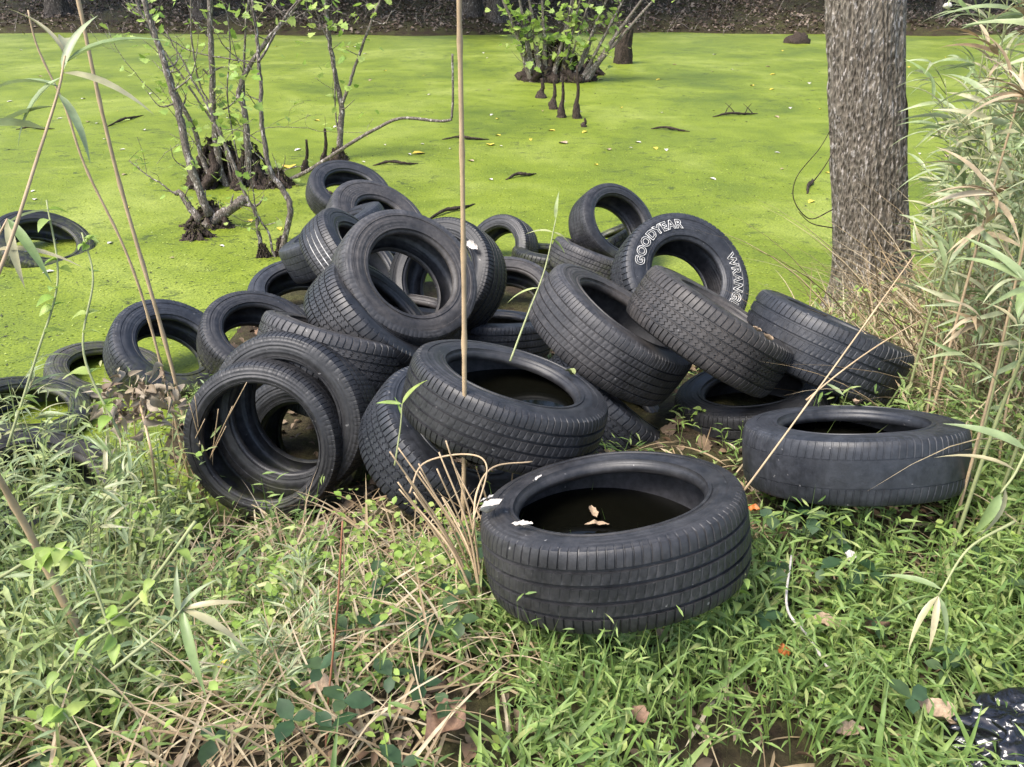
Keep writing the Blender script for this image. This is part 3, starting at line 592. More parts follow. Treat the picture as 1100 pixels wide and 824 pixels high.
stalk('dry_twig', 'pale wiry twig arching over the lower tyre beside the tall cane', [atd(440, 530, 2.2), atd(455, 498, 2.25), atd(500, 488, 2.2), atd(523, 502, 2.15), atd(508, 560, 2.1)], .0028, .002, M_CANE, cat='twig')
for q in range(14):
    x0 = 520+RNG.normal(0, 12); b = G(x0, 655+RNG.normal(0, 10)); Y = b[1]; x1 = 420+q*4+RNG.normal(0, 14); y1 = 480+RNG.uniform(-10, 60)
    stalk('straw_stalk', 'dry straw stalk in the leaning tan bunch left of the nearest tyre', [b, aty((x0+x1)/2+8, (655+y1)/2, Y+.03), aty(x1, y1, Y+RNG.uniform(.0, .15))], .004, .002, M_CANE, group='straw stalks left of the nearest tyre', cat='stalk')
for q in range(12):
    x0 = 205+RNG.normal(0, 22); x1 = 190+RNG.normal(0, 50); y1 = 410+RNG.uniform(0, 60); y0 = 555+RNG.normal(0, 14); Y = G(205, 560)[1]-.06
    stalk('straw_stalk', 'dry straw stalk standing in the weeds before the standing left tyres', [aty(x0+14, y0, Y), aty((x0+x1)/2, (y0+y1)/2, Y+.03), aty(x1, y1, Y)], .0032, .0016, M_CANE, group='straw stalks before the standing tyres', cat='stalk')
# vines on the left
for q, (pl, lb) in enumerate([([(0, 620), (60, 590), (96, 620), (130, 700), (180, 735)], 'yellow green vine looping across the lower left grass'), ([(210, 560), (150, 640), (90, 690), (55, 740), (80, 780)], 'yellow green vine descending through the lower left grass'),
        ([(8, 480), (40, 380), (62, 300), (50, 215)], 'thin vine climbing in front of the half sunk tyre'), ([(130, 470), (90, 380), (100, 300), (88, 250)], 'thin forked vine left of the left rings')]):
    d = 1.55 if q < 2 else 2.0
    ls = [(RNG.uniform(.05, 1), RNG.uniform(0, 6.28), RNG.uniform(-.3, .6), RNG.uniform(.03, .055), .62) for _ in range(16)]
    stalk('vine', lb, [atd(x, y, d) for x, y in pl], .0035, .002, M_STEMG, cat='vine', leaves=ls, lm=M_YGREEN)
# leafy cane plants: six kinds copied
def cane_proto(hh, seed, dry=False):
    rg = np.random.default_rng(seed); root = empty('river_cane'); az = rg.uniform(0, 6.28); ln = rg.uniform(.05, .22)
    P = spline([(0, 0, -.05), (math.cos(az)*ln*.15, math.sin(az)*ln*.15, hh*.4), (math.cos(az)*ln*.6, math.sin(az)*ln*.6, hh*.8), (math.cos(az)*ln*1.2, math.sin(az)*ln*1.2, hh)], 8)
    V, Q = tube(P, np.linspace(.006, .0018, len(P)), 6); npobj('stem', V, Q, M_CANE if dry else M_STEMG, root)
    a = Acc()
    for tw in range(12):
        f = rg.uniform(.3, 1); p0 = P[int(f*(len(P)-1))]; az2 = rg.uniform(0, 6.28); tl = rg.uniform(.08, .28)
        p1 = p0+np.array([math.cos(az2)*tl*.8, math.sin(az2)*tl*.8, tl*.6]); V, Q = tube(np.array([p0, (p0+p1)/2+[0, 0, .01], p1]), [.002, .0016, .001], 4)
        nb = Acc(); nb.add(V, Q); npobj('twig', V, Q, M_STEMG, root)
        n = rg.integers(4, 8); s = rg.uniform(.35, 1, n)[:, None]; pp = p0*(1-s)+p1*s
        scatter(a, leaf_t(1, .105, .22, .55, 7, .3), pp, az2+rg.normal(0, .8, n), rg.uniform(-.1, 1.15, n), rg.normal(0, .6, n), rg.uniform(.10, .21, n))
    a.build('leaves', M_STRAW if dry else M_SAGE, root); return root
def copy_tree(o, parent=None):
    c = o.copy(); COL.objects.link(c); c.parent = parent
    for ch in list(o.children): copy_tree(ch, c)
    return c
protos = [cane_proto(h_, s_, dr) for h_, s_, dr in [(1.55, 1, 0), (1.2, 2, 0), (1.85, 3, 0), (.9, 4, 0), (1.7, 5, 0), (1.35, 6, 0), (.6, 8, 0), (1.7, 9, 1)]]
usedp = set()
def put_cane(k, x, y, z=None, sc=1., lab='', grp=''):
    o = protos[k] if k not in usedp else copy_tree(protos[k]); usedp.add(k)
    o.location = (x, y, (g(x, y) if z is None else z)); o.rotation_euler = (0, 0, RNG.uniform(0, 6.28)); o.scale = (sc,)*3
    tag(o, lab, 'cane plant', grp)
spots = []
for q in range(900):
    d = RNG.uniform(2.0, 5.0); px = RNG.uniform(1085, 1290) if d < 2.7 else RNG.uniform(990, 1200)
    x = (px-550)/F*d; y = d*.93
    if g(x, y) < .02 or any((x-a_)**2+(y-b_)**2 < .022 for a_, b_ in spots): continue
    spots.append((x, y))
    if len(spots) >= 125: break
for q, (x, y) in enumerate(spots):
    put_cane([0, 1, 2, 7, 4, 5, 0, 1, 4, 3][q % 10], x, y, sc=RNG.uniform(.8, 1.1), lab='leafy grey green cane plant in the dense thicket right of the tree', grp='cane plants in the right thicket')
for q in range(26):
    x = RNG.uniform(-2.9, -1.15) if q < 17 else RNG.uniform(-1.25, -.45); y = RNG.uniform(1.6, 2.55) if q < 17 else RNG.uniform(1.15, 1.75)
    put_cane([6, 3, 6, 1][q % 4] if q < 17 else 6, x, y, sc=RNG.uniform(.45, .75)*(1 if q < 17 else .6), lab='leafy grey green cane plant low in the weeds at the left', grp='cane plants in the left weeds')
# the near leafy spray upper left
ls = []
for (f, yaw, pit, L) in [(.95, .3, .55, .20), (.9, .1, -.15, .17), (1, 2.5, .9, .15), (.85, -2.6, -.5, .16), (.8, 2.9, .25, .18), (.9, .9, 1.1, .14), (.75, -.6, -.7, .14), (1, 1.9, .4, .20), (.7, 3.3, -.1, .2), (.6, 3.6, .3, .2)]: ls.append((f, yaw, pit, L, .13))
stalk('river_cane', 'near spray of long pale green blades at the upper left corner', [atd(-60, 420, 1.5), atd(0, 290, 1.5), atd(40, 170, 1.5), atd(62, 100, 1.5), atd(70, 60, 1.5)], .004, .002, M_CANE, cat='cane plant', leaves=ls)
ls = [(f, yaw, pit, L, .13) for (f, yaw, pit, L) in [(1, -.6, -.6, .16), (1, -1.2, -.9, .15), (.8, .2, .1, .18), (.9, 2.2, .6, .18), (.7, 2.8, .4, .17), (.6, 3, .0, .2), (.95, .8, .5, .12)]]
stalk('river_cane', 'near spray of drooping silvery blades before the half sunk tyre', [atd(-70, 420, 1.7), atd(-30, 310, 1.7), atd(8, 235, 1.7)], .004, .002, M_CANE, cat='cane plant', leaves=ls)
stalk('river_cane', 'fan of five long green blades in the lower left foreground', [atd(120, 720, 1.3), atd(170, 680, 1.32), atd(196, 655, 1.35)], .003, .002, M_STEMG, cat='cane plant', leaves=[(1, -1.15, -.45, .15, .11), (1, -.25, -.2, .13, .11), (1, .1, .3, .11, .1), (.95, 1.9, 1.2, .08, .14), (1, -1.8, -1.2, .09, .13), (.9, 1.0, .6, .09, .15)])
stalk('river_cane', 'fan of dull green blades low in the right foreground', [atd(1090, 560, 1.6), atd(1040, 590, 1.6), atd(1008, 640, 1.6)], .003, .002, M_STEMG, cat='cane plant', leaves=[(1, 3.1, -.15, .15, .11), (1, 3.7, -.5, .13, .11), (1, 4.3, -.6, .11, .12), (1, 5.0, -.7, .10, .13), (.95, 2.6, .2, .12, .12)])
stalk('river_cane', 'pair of broad silvery blades hanging at the right foreground edge', [atd(1130, 420, 1.5), atd(1095, 500, 1.5), atd(1075, 530, 1.5)], .003, .002, M_STEMG, cat='cane plant', leaves=[(1, -2.4, -.9, .10, .2), (.9, -1.6, -1.3, .13, .14), (.6, 2.6, .3, .14, .13), (.4, 2.9, .5, .15, .13)])
# little seedlings by the nearest tyre
for (px, py, h_, lb) in [(776, 700, .27, 'seedling with round bright leaves in front of the right side of the nearest tyre'), (680, 706, .20, 'seedling with small leaves before the centre of the nearest tyre'), (745, 460, .10, 'grassy tuft between the heap and the bald tyre'), (945, 425, .20, 'small leafy seedling with red buds beside the tipped right tyre')]:
    b = G(px, py); ls = [(RNG.uniform(.4, 1), RNG.uniform(0, 6.28), RNG.uniform(-.1, .5), RNG.uniform(.03, .05), .6) for _ in range(10)]
    stalk('seedling', lb, [b, b+[.01, 0, h_*.5], b+[.02, -.02, h_]], .002, .001, M_STEMG, cat='seedling', leaves=ls, lm=M_YGREEN)
# dead leaf cluster
a = Acc(); c0 = atd(150, 432, 2.5); P = c0+RNG.normal(0, 1, (110, 3))*[.075, .05, .04]; scatter(a, leaf_t(1, .5, .75, 1.3, 8, .5), P, RNG.uniform(0, 6.28, 110), RNG.normal(0, .7, 110), RNG.normal(0, 1., 110), RNG.uniform(.025, .06, 110))
V, Q = tube(spline([G(170, 560), atd(165, 500, 2.4), c0], 5), .004, 6); o = empty('dead_branch', c0); npobj('stem', V-c0, Q, M_CANE, o); MLC = leafmat('dead_leaf_cluster', even([(.16, .11, .07), (.30, .24, .16), (.42, .35, .25), (.12, .09, .06)]), .6, .1)
lo = Acc(); lo.add(a.V[0]-c0, a.Q[0]); lo.build('leaves', MLC, o); tag(o, 'cluster of curled pale brown dead leaves before the left rings', 'dead branch')
# ------------------------------------------------------------------ black plastic bag
V = []; nu, nv = 110, 64; c0 = G(1068, 800)
for i_ in range(nv):
    for j_ in range(nu):
        ph = math.pi*i_/(nv-1); th = 2*math.pi*j_/nu; d_ = Vector((math.sin(ph)*math.cos(th), math.sin(ph)*math.sin(th), math.cos(ph)))
        k = 1+.28*mnoise.noise(d_*2.2)+.26*abs(mnoise.noise(d_*5))+.05*abs(mnoise.noise(d_*11)); V.append((d_.x*.20*k, d_.y*.11*k, d_.z*.08*k))
Q = [[i_*nu+j_, i_*nu+(j_+1) % nu, (i_+1)*nu+(j_+1) % nu, (i_+1)*nu+j_] for i_ in range(nv-1) for j_ in range(nu)]
o = npobj('plastic_bag', V, Q, M_BAG); o.location = c0+np.array([.11, -.035, .06]); tag(o, 'shiny crumpled black plastic bag at the bottom right corner', 'plastic bag')
# ------------------------------------------------------------------ big tree
b = G(937, 335); Yt = b[1]; dt = (b-CP)@FWD
def trunk_mesh(path, rad, nu, flare, furrow, seed, uv=7.):
    P = spline(path, 40 if nu < 200 else 70); n = len(P); V = []
    rr = np.interp(np.linspace(0, 1, n), np.linspace(0, 1, len(rad)), rad); z0 = P[0][2]
    for i_ in range(n):
        fl = flare*math.exp(-max(0, P[i_][2]-z0-.1)*5)
        for j_ in range(nu):
            th = 2*math.pi*j_/nu; c, s = math.cos(th), math.sin(th); z = P[i_][2]
            f = abs(mnoise.noise(Vector((c*uv+seed, s*uv, z*2.6)))); f2 = mnoise.noise(Vector((c*uv*2.6, s*uv*2.6+seed, z*9)))
            ro = 1+fl*(1+.5*math.sin(3*th+1)+.3*math.sin(5*th)); r = rr[i_]*ro+furrow*(min(f*3, 1)-.6)+furrow*.45*f2+rr[i_]*.05*mnoise.noise(Vector((c+seed, s, z*.8)))
            V.append((P[i_][0]+c*r, P[i_][1]+s*r, z))
    i = np.arange(n-1)[:, None]*nu; j = np.arange(nu)[None, :]; jn = (j+1) % nu
    return np.array(V), np.stack([i+j, i+jn, i+nu+jn, i+nu+j], -1).reshape(-1, 4)
pr = 35.8*dt/F
Pt = [b-[0, 0, .25], aty(937, 300, Yt), aty(934, 200, Yt), aty(931, 100, Yt), aty(929, 0, Yt), aty(927, -120, Yt)]
Pt += [Pt[-1]+(Pt[-1]-Pt[-2])*1.5+[0, 0, .3], Pt[-1]+(Pt[-1]-Pt[-2])*3+[0, 0, 1.2]]
V, Q = trunk_mesh(Pt, [pr*1.05, pr*1.0, pr*.98, pr*.96, pr*.95, pr*.93, pr*.9, pr*.85], 240, .55, .017, 3, 8.)
o = empty('tree', b); npobj('trunk', V-b, Q, M_BARK, o); tag(o, 'thick straight tree trunk with furrowed bark standing on the bank at the right', 'tree')
vp = [b+[.17, -.05, -.05], aty(975, 290, Yt-.06), aty(970, 200, Yt-.08), aty(972, 120, Yt-.06), aty(965, 60, Yt-.08), aty(966, -20, Yt-.06), aty(964, -150, Yt-.06)]
V, Q = tube(spline(vp, 8), .016, 8, True, .15, 3); npobj('clinging_vine', V-b, Q, M_BARKD, o)
for q, pl in enumerate([[(895, 225), (870, 235), (853, 215), (856, 190), (880, 160), (893, 138)], [(895, 245), (872, 240), (858, 228)], [(870, 200), (885, 180), (897, 160)]]):
    stalk('bare_twig', ['long curved bare twig left of the big trunk', 'short bare twig low on the left of the big trunk', 'small bare twig above the others left of the big trunk'][q], [aty(x, y, Yt-.05) for x, y in pl], .004, .002, M_BARKD, cat='twig')
# ------------------------------------------------------------------ saplings standing in the pond
MT = maple_t(); M_MOSSF = leafmat('moss_fibres', even([(.03, .03, .015), (.08, .07, .035), (.12, .11, .05), (.05, .04, .025)]), .9, 0, .1)
def water_at(px, py): r = ray(px, py); d = -H/r[2]; return CP+r*d
def shrub(name, label, base, stems_, clusters, leaf=.075, root=None, mat=M_BARKS, cat='shrub'):
    B = water_at(*base); o = empty(name, B)
    tws = Acc(); rg0 = np.random.default_rng(len(label)); ups = []
    for pl, r0, r1, *dy in stems_:
        dy = dy[0] if dy else 0; P = [aty(x, y, B[1]+dy+.02*k) for k, (x, y) in enumerate(pl)]; P = spline(P, 8)
        P = P+np.cumsum(RNG.normal(0, .0035, P.shape), axis=0); V, Q = tube(P-B, np.linspace(r0*.68, r1*.66, len(P)), 9, True, .08, int(r0*1e4)); npobj('stem', V, Q, mat, o)
        Ls = np.linalg.norm(P[-1]-P[0])
        for q in range(int(3+Ls*3)):
            p = P[rg0.integers(len(P)//4, len(P))]-B; dd = np.array([rg0.normal(0, 1), rg0.normal(0, .6), rg0.uniform(.2, 1.3)]); dd /= np.linalg.norm(dd); tl = rg0.uniform(.15, .5)*max(.6, Ls*.45)
            tp = spline([p, p+dd*tl*.5+rg0.normal(0, .03, 3), p+dd*tl+[0, 0, tl*.12]], 4); V, Q = tube(tp, np.linspace(r1*.35, .0022, len(tp)), 5); tws.add(V, Q); ups.append(tp[-1]); ups.append(tp[len(tp)//2])
    if tws.n: tag(tws.build('twigs', mat, o), kind='stuff')
    if clusters:
        a = Acc(); U_ = np.array(ups); U_ = U_[RNG.integers(0, len(U_), int(len(U_)*1.1))]+RNG.normal(0, leaf*.6, (int(len(U_)*1.1), 3)); n = len(U_)
        scatter(a, MT, U_, RNG.uniform(0, 6.28, n), RNG.normal(-.1, .45, n), RNG.normal(0, .6, n), RNG.uniform(.5, 1.1, n)*leaf)
        for (px, py, n, rpx) in clusters:
            d = B[1]+RNG.normal(0, .15); P = np.array([aty(px+RNG.normal(0, rpx), py+RNG.normal(0, rpx*.7), d+RNG.normal(0, .08)) for _ in range(n)])-B
            scatter(a, MT, P, RNG.uniform(0, 6.28, n), RNG.normal(-.1, .45, n), RNG.normal(0, .6, n), RNG.uniform(.6, 1.25, n)*leaf)
        a.build('leaves', M_YGREEN, o)
    if root:
        for (px, py, rx, ry, rz, sd) in root:
            c = water_at(px, py)-B; rg = np.random.default_rng(sd); a = Acc(); a2 = Acc()
            for q in range(34):
                th = rg.uniform(0, 6.28); rr_ = rg.uniform(.75, 1.25); hz = rz*rg.uniform(.25, 1.05); b0 = c+[math.cos(th)*rx*rg.uniform(0, .45), math.sin(th)*ry*rg.uniform(0, .45), hz]
                b2 = c+[math.cos(th+.3)*rx*rr_, math.sin(th+.3)*ry*rr_, -.03]; b1 = (b0+b2)/2+[rg.normal(0, rx*.12), rg.normal(0, rx*.12), -.12*rz]
                P = spline([b0+[0, 0, hz*.2], b0, b1, b2], 6); P = P+rg.normal(0, rx*.02, P.shape); k = rg.uniform(.05, .16)*rx; V, Q = tube(P, np.linspace(k*.7, k*1.3, len(P)), 7, True, .3, q+sd*50); a.add(V, Q)
                n = 26; pp = P[rg.integers(0, len(P), n)]+rg.normal(0, k*.9, (n, 3)); scatter(a2, leaf_t(1, .3, .3, .6, 2, .5), pp, rg.uniform(0, 6.28, n), rg.uniform(-1.4, .4, n), rg.normal(0, .8, n), rg.uniform(.12, .30, n)*rx)
            a.build('roots', M_BARKD, o); a2.build('moss', M_MOSSF, o)
    return tag(o, label, cat)
shrub('swamp_shrub', 'multi stemmed swamp shrub on a dark root clump in the pond at the left', (250, 200), [
    ([(246, 205), (233, 175), (228, 109), (226, 40), (224, -40)], .055, .036), ([(266, 205), (267, 165), (262, 120), (255, 98), (268, 69), (288, 40), (317, 4), (330, -20)], .05, .022),
    ([(232, 200), (216, 175), (204, 138), (189, 105), (171, 55), (150, 10), (140, -30)], .04, .018), ([(258, 200), (240, 150), (212, 105), (180, 60), (160, 30), (140, 0)], .02, .010),
    ([(270, 205), (262, 145), (260, 80), (265, 0), (266, -30)], .022, .012), ([(250, 200), (235, 130), (215, 90), (205, 40), (203, -20)], .016, .010), ([(278, 205), (290, 190), (300, 186)], .03, .02),
    ([(240, 200), (215, 160), (185, 120), (150, 80), (125, 45), (118, 20)], .007, .004), ([(262, 150), (285, 140), (320, 138), (350, 142), (400, 140)], .006, .003), ([(215, 150), (190, 155), (170, 175)], .006, .003),
    ([(275, 66), (240, 62), (200, 52), (168, 30), (140, 5), (120, -10)], .010, .006), ([(288, 40), (300, 30), (340, 12), (380, 20)], .008, .003), ([(262, 205), (244, 110), (246, 40), (230, -20)], .012, .007)],
    [(150, 8, 3, 6), (170, 16, 3, 5), (192, 7, 2, 5), (156, 63, 5, 7), (170, 90, 3, 5), (208, 72, 6, 8), (252, 75, 5, 8), (178, 92, 4, 7), (235, 135, 7, 9), (245, 162, 3, 5), (210, 178, 5, 7), (250, 122, 5, 7), (140, 35, 4, 8), (270, 30, 3, 8), (216, 30, 3, 8), (185, 100, 3, 8), (262, 10, 4, 9)],
    .085, [(238, 196, .32, .26, .36, 1), (272, 198, .24, .22, .34, 5), (298, 200, .17, .16, .15, 9)], M_BARKS)
shrub('leaning_stump', 'rotten mossy stump with two leaning barked stems left of the swamp shrub', (222, 245), [
    ([(224, 232), (204, 175), (193, 125), (182, 91), (168, 45), (156, 10), (146, -30)], .052, .026), ([(222, 228), (206, 190), (198, 140), (188, 100), (176, 60)], .026, .018, .15), ([(215, 238), (205, 225), (192, 208), (188, 210)], .055, .022), ([(192, 210), (170, 195), (150, 180), (137, 170)], .011, .006),
    ([(204, 258), (225, 240), (248, 222), (266, 210)], .085, .06)], [(203, 180, 4, 5), (165, 28, 2, 5)], .075, [(226, 242, .20, .14, .17, 3), (212, 255, .15, .11, .10, 8)], M_BARKS)
shrub('forked_sapling', 'slim forked sapling with a dark muddy foot beside the heap', (300, 276), [
    ([(304, 280), (304, 262), (313, 222), (303, 198), (291, 182), (283, 145), (280, 109), (277, 66), (271, 20), (268, -30)], .040, .014), ([(283, 282), (279, 250), (276, 226), (262, 200), (240, 150), (225, 115), (205, 80), (180, 40)], .026, .006), ([(296, 280), (290, 258), (278, 232)], .018, .010),
    ([(276, 226), (270, 190), (268, 160)], .008, .005), ([(277, 68), (300, 25), (320, 0)], .014, .010)], [(275, 75, 2, 5), (243, 150, 3, 6)], .07, [(304, 274, .085, .08, .12, 4), (283, 276, .06, .05, .09, 7)])
shrub('double_sapling', 'slender double stemmed sapling standing behind the heap left of the tall cane', (366, 170), [
    ([(364, 176), (366, 140), (368, 112), (360, 75), (355, 45), (351, 0), (350, -30)], .055, .026), ([(368, 112), (378, 85), (388, 55), (400, 22), (412, -10)], .028, .016), ([(366, 160), (362, 120), (360, 60), (345, 20), (338, 0)], .014, .008), ([(400, 22), (412, 25), (420, 10)], .010, .006), ([(357, 55), (345, 30), (335, 22)], .010, .005)],
    [(322, 45, 8, 8), (375, 50, 6, 8), (365, 25, 5, 8), (338, 75, 3, 6), (392, 45, 4, 8), (372, 90, 4, 6), (357, 10, 4, 6)], .10, [(364, 172, .13, .12, .12, 2)])
for q, (px, y0, y1, r, lb) in enumerate([(329, 184, 150, .045, 'short dark cypress knee just behind the heap'), (349, 178, 138, .05, 'pointed dark cypress knee left of the double sapling'), (595, 117, 84, .07, 'dark pointed knee left of the three under the far shrub'), (604, 126, 80, .06, 'middle knee of the three under the far shrub'), (620, 127, 70, .06, 'right knee of the three under the far shrub'), (628, 136, 127, .05, 'tiny dark stub right of the three knees'), (582, 105, 84, .09, 'dark knee at the near foot of the far shrub')]):
    B = water_at(px, y0); Pk = spline([B-[0, 0, .1], aty(px-1, y0-(y0-y1)*.2, B[1]), aty(px+1, (y0+y1)/2, B[1]), aty(px, y1, B[1])], 6)
    V, Q = tube(Pk, np.interp(np.linspace(0, 1, len(Pk)), [0, .25, .5, 1], [r*1.5, r, r*.45, r*.25]), 9, True, .12, q); tag(npobj('cypress_knee', V, Q, M_BARKD), lb, 'cypress knee', 'cypress knees in the duckweed')
B = water_at(305, 196); stalk('leaning_branch', 'long bare branch leaning from the shrub over the heap towards the tall cane', [B, aty(330, 184, B[1]-.15), aty(352, 170, B[1]-.2), aty(380, 152, B[1]-.3), aty(405, 138, B[1]-.4), aty(432, 127, B[1]-.45), aty(478, 130, B[1]-.5), aty(486, 118, B[1]-.5), aty(486, 58, B[1]-.5)], .022, .010, M_BARKS, cat='branch')
fs = []
for q in range(17):
    x0 = RNG.uniform(570, 628); x1 = 590+(x0-590)*RNG.uniform(1.6, 3.6)+RNG.normal(0, 10); fs.append(([(x0, RNG.uniform(80, 95)), (x0+(x1-x0)*.25, 60), (x0+(x1-x0)*.5, 30), (x1, -25)], RNG.uniform(.03, .11), .022))
shrub('swamp_shrub', 'far multi stemmed swamp shrub with bright green leaves at the top centre', (600, 88), fs, [(545, 8, 14, 7), (560, 22, 10, 8), (575, 30, 4, 8), (590, 8, 6, 8), (618, 20, 16, 8), (612, 38, 12, 7), (625, 5, 8, 8), (598, 45, 8, 6), (602, 60, 8, 4), (624, 50, 6, 4), (616, 68, 5, 3), (550, 40, 6, 6), (640, 15, 5, 6)],
      .15, [(600, 86, .62, .4, .55, 11), (575, 84, .3, .3, .45, 14), (628, 80, .32, .3, .3, 15)], M_BARKS)
B = water_at(670, 68); V, Q = trunk_mesh([B-[0, 0, .2], aty(670, 50, B[1]), aty(674, 30, B[1])], [.19, .17, .13], 40, .2, .03, 8); o = npobj('tree_stump', V, Q, M_BARKD); tag(o, 'dark broken stump in the duckweed right of the far shrub', 'stump')
# ------------------------------------------------------------------ floating sticks and leaves
for q, (px, py, L, an, lb) in enumerate([(38, 139, .5, .05, 'dark floating stick near the left edge'), (425, 177, .5, .1, 'dark curved floating stick above the heap'), (560, 190, .35, .4, 'small hooked stick floating behind the arched tyre'), (790, 124, .75, .2, 'forked floating branch left of the big tree'), (680, 222, .25, 1.0, 'short floating twig by the thin walled tyre'),
        (645, 268, .01, 0, ''), (485, 228, .5, .6, 'dark wet stick behind the big upright tyre'), (500, 150, .6, .0, 'thin straight stick floating right of the tall cane'), (135, 130, .5, 1.3, 'thin upright twig floating left of the shrub'), (870, 200, .4, .9, 'thin floating twig left of the big tree base'), (720, 140, .5, -.2, 'pale thin straw floating at the right'), (345, 205, .4, -.4, 'small dark twig floating between shrub and heap')]):
    if not lb: continue
    c = water_at(px, py); dx = np.array([math.cos(an), math.sin(an)*2, 0])*L/2
    P = spline([c-dx+[0, 0, .0], c-dx*.3+[0, .04, .03], c+dx*.4+[0, -.03, .02], c+dx], 5); V, Q = tube(P, np.interp(np.linspace(0, 1, len(P)), [0, .5, 1], [.008, .02, .006]), 7, True, .2, q)
    if 'forked' in lb:
        a = Acc(); a.add(V, Q)
        for k_ in range(4):
            p = P[4+k_*3]; V, Q = tube(np.array([p, p+[.05*(-1)**k_, .1, .06], p+[.12*(-1)**k_, .16, .12]]), [.008, .006, .003], 6); a.add(V, Q)
        V, Q = np.concatenate(a.V), np.concatenate(a.Q)
    tag(npobj('floating_stick', V, Q, M_BARKD), lb, 'stick', 'sticks floating in the duckweed')
lm = npmesh('floating_leaf', *leaf_t(.08, .045, .2, .1, 3, .5)); lmats = [M_TANLEAF, M_YELLEAF, M_SCRAP]
lms = []
for mt in lmats:
    me = lm.copy(); me.materials.append(mt); lms.append(me)
for (px, py, mt, s, lb) in [(527, 157, 1, 1.6, 'yellow leaf floating right of the tall cane'), (609, 155, 0, 1.7, 'reddish leaf floating behind the heap'), (443, 166, 1, 1.8, 'yellow leaf floating left of the tall cane near the double sapling'), (310, 182, 1, 2.4, 'bright yellow leaf resting on the shrub foot'), (655, 162, 0, 1., 'small pink leaf floating right of the reddish one')]:
    c = water_at(px, py); o = bpy.data.objects.new('floating_leaf', lms[mt]); COL.objects.link(o); o.location = (c[0], c[1], .012); o.scale = (s*1.2, s*1.6, s); o.rotation_euler = (0, 0, RNG.uniform(0, 3)); tag(o, lb, 'leaf')
for q in range(190):
    x = RNG.uniform(-60, 1150); y = 48+250*RNG.uniform(0, 1)**1.3; c = water_at(x, y)
    if g(c[0], c[1]) > -.1 or (300 < x < 830 and y > 200): continue
    o = bpy.data.objects.new('floating_leaf', lms[int(RNG.choice([0, 1, 2, 2]))]); COL.objects.link(o); s = RNG.uniform(.4, 1.0)*(1+.04*c[1]); o.location = (c[0], c[1], .008); o.scale = (s, s, s); o.rotation_euler = (0, 0, RNG.uniform(0, 6.28))
    tag(o, 'tiny pale dead leaf floating in the open duckweed', 'leaf', 'tiny leaves scattered on the duckweed')
a = Acc(); n = 9000; x = RNG.uniform(-7, 8, n); y = 3+16*RNG.uniform(0, 1, n)**1.4; k = np.array([pn(a_, b_, .55, 5)+.6*pn(a_, b_, 2., 7) for a_, b_ in zip(x, y)]) > .12; k &= height(x, y) < -.02
P = np.stack([x, y, x*0+.004], -1)[k]; n = len(P); scatter(a, leaf_t(1, .25, .1, .0, 2, .5), P, RNG.uniform(0, 6.28, n), RNG.normal(0, .08, n), RNG.normal(0, .3, n), np.stack([RNG.uniform(.01, .05, n), RNG.uniform(.02, .06, n), RNG.uniform(.01, .03, n)], -1))
n = 16000; x = RNG.uniform(-5, 3.2, n); y = 2.6+8*RNG.uniform(0, 1, n)**1.5; k = height(x, y) < -.01; P = np.stack([x, y, x*0+.005], -1)[k]; n = len(P)
fr_ = Acc(); scatter(fr_, oval_t(.8), P, RNG.uniform(0, 6.28, n), RNG.normal(0, .15, n), RNG.normal(0, .3, n), RNG.uniform(.008, .020, n))
tag(fr_.build('duckweed', leafmat('duckweed_fronds', even([(.15, .20, .02), (.26, .33, .04), (.34, .40, .08), (.20, .26, .03)]), .5, .2)), 'loose duckweed fronds floating on the near pond', 'duckweed', kind='stuff')
tag(a.build('pond_debris', leafmat('pond_debris', even([(.02, .02, .01), (.05, .06, .02), (.03, .03, .015), (.09, .10, .03)]), .7, 0)), 'fine dark specks and bits floating in the duckweed', 'debris', kind='stuff')
# ------------------------------------------------------------------ far bank
a = Acc(); n = 26000; x = RNG.uniform(-22, 22, n); y = RNG.uniform(27, 37, n); z = height(x, y); k = z > .02; P = np.stack([x, y, z+.03], -1)[k]; n = len(P)
scatter(a, leaf_t(1, .6, .3, .5, 2, .5), P, RNG.uniform(0, 6.28, n), RNG.normal(0, .5, n), RNG.normal(0, .6, n), RNG.uniform(.07, .20, n))
tag(a.build('far_leaf_litter', M_LITTERFAR), 'dark brown fallen leaves covering the far bank', 'leaf litter', kind='stuff')
a = Acc(); n = 1500; x = RNG.uniform(-20, 20, n); y = RNG.uniform(27.3, 34, n); P = np.stack([x, y, height(x, y)+.02], -1); L = RNG.uniform(.3, 1.3, n)
scatter(a, leaf_t(1, .035, .15, .6, 4, .25), P, RNG.uniform(0, 6.28, n), RNG.uniform(0, 1.4, n), RNG.normal(0, .4, n), np.stack([L, L*0+.6, L], -1)); tag(a.build('far_twigs', M_BARKS), 'thin bare twigs and stalks on the far bank', 'twigs', kind='stuff')
fk = 0
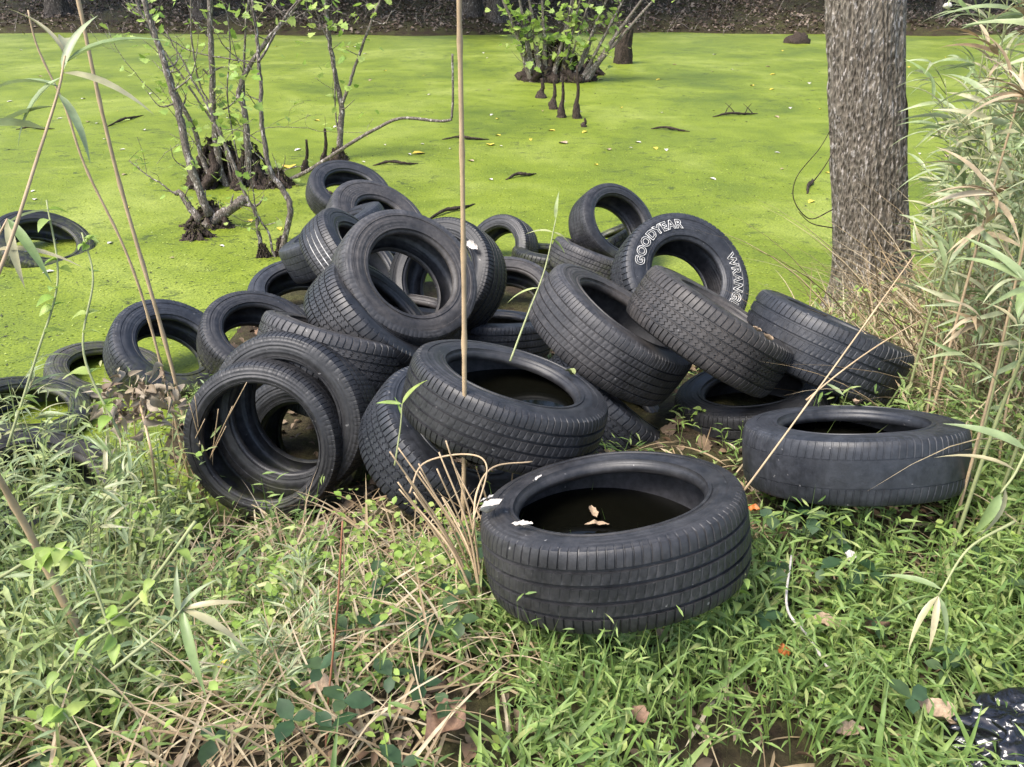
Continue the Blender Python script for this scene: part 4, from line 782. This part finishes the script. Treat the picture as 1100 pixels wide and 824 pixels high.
for (px, Y, r, hh, lb) in [(505, 25.2, .40, 7, 'dark trunk on the far shore behind the tall cane'), (534, 24.6, .30, 6, 'leaning dark trunk on the far shore left of the far shrub'), (215, 25.5, .35, 7, 'dark trunk on the far shore behind the left shrub'), (60, 26, .35, 8, 'dark trunk on the far bank in the upper left corner'), (1010, 25, .16, 6, 'pale slim trunk on the far shore right of the big tree'),
        (1040, 26, .3, 8, 'dark trunk on the far bank at the upper right corner'), (690, 30, .4, 9, 'trunk deep on the far bank right of the far shrub'), (390, 29, .4, 9, 'trunk deep on the far bank between the two saplings'), (820, 33, .45, 9, 'trunk deep on the far bank left of the big tree'), (-80, 28, .4, 9, 'trunk on the far bank beyond the left edge'), (1180, 29, .4, 9, 'trunk on the far bank beyond the right edge'), (300, 31, .4, 9, 'trunk deep on the far bank over the forked sapling'), (590, 34, .45, 9, 'trunk deep on the far bank behind the far shrub'), (910, 27.5, .35, 9, 'trunk on the far bank hidden behind the big tree')]:
    Y += 3.7; p = aty(px, 5, Y); x = p[0]; B = np.array([x, Y, g(x, Y)]); o = empty('far_tree', B); lx = RNG.normal(0, .5)
    V, Q = trunk_mesh([(0, 0, -.3), (lx*.2, 0, hh*.4), (lx, 0, hh)], [r, r*.8, r*.5], 28, .5, .04, fk, 3.); npobj('trunk', V, Q, M_BARKF, o)
    a = Acc(); n = 2600; C = RNG.normal(0, 1, (26, 3))*[2.6, 2.2, 2.4]+[lx, 0, hh-.2]; P = C[RNG.integers(0, 22, n)]+RNG.normal(0, .75, (n, 3)); P[:, 2] = np.maximum(P[:, 2], 4.5); scatter(a, leaf_t(1, .6, .2, .3, 2, .5), P, RNG.uniform(0, 6.28, n), RNG.normal(0, .5, n), RNG.normal(0, .6, n), RNG.uniform(.3, .7, n)); a.build('crown', M_DARKLEAF, o)
    tag(o, lb, 'tree', 'trees on the far bank'); fk += 1
for (px, py, s, lb) in [(856, 46, .35, 'small dark hump breaking the duckweed near the far shore'), (1018, 6, .11, 'pale stone on the far bank right of the big tree')]:
    c = water_at(px, py) if py > 40 else aty(px, py, 25.5); V = []
    for i_ in range(14):
        for j_ in range(20):
            ph = math.pi*i_/13; th = 2*math.pi*j_/20; d_ = Vector((math.sin(ph)*math.cos(th), math.sin(ph)*math.sin(th), math.cos(ph))); k = s*(1+.4*mnoise.noise(d_*2)); V.append((d_.x*k, d_.y*k, d_.z*k*.7))
    o = npobj('rock' if py < 40 else 'stump', V, [[i_*20+j_, i_*20+(j_+1) % 20, (i_+1)*20+(j_+1) % 20, (i_+1)*20+j_] for i_ in range(13) for j_ in range(20)], M_SCRAP if py < 40 else M_BARKD); o.location = c; tag(o, lb, 'rock' if py < 40 else 'stump')
#ENDVEG
# ------------------------------------------------------------------ light
w = bpy.data.worlds.new('World'); S.world = w; w.use_nodes = True; nt = w.node_tree
sky = nt.nodes.new('ShaderNodeTexSky'); sky.sky_type = 'NISHITA'; sky.sun_disc = False
SE, SR = R_(58), R_(238)
sky.sun_elevation = SE; sky.sun_rotation = SR; sky.air_density = 1.0; sky.dust_density = 3.0; sky.ozone_density = 1.0
nt.links.new(sky.outputs[0], nt.nodes['Background'].inputs[0]); nt.nodes['Background'].inputs[1].default_value = .15
sl = bpy.data.lights.new('sun', 'SUN'); sl.energy = 2.0; sl.angle = R_(28); sl.color = (1, .96, .9)
so = bpy.data.objects.new('sun', sl); COL.objects.link(so)
dv = Vector((math.sin(SR)*math.cos(SE), math.cos(SR)*math.cos(SE), math.sin(SE)))
so.rotation_euler = dv.to_track_quat('Z', 'Y').to_euler()
S.view_settings.view_transform = 'Standard'; S.view_settings.look = 'None'; S.view_settings.exposure = 1.32; S.view_settings.gamma = 1
S.render.engine = 'CYCLES'
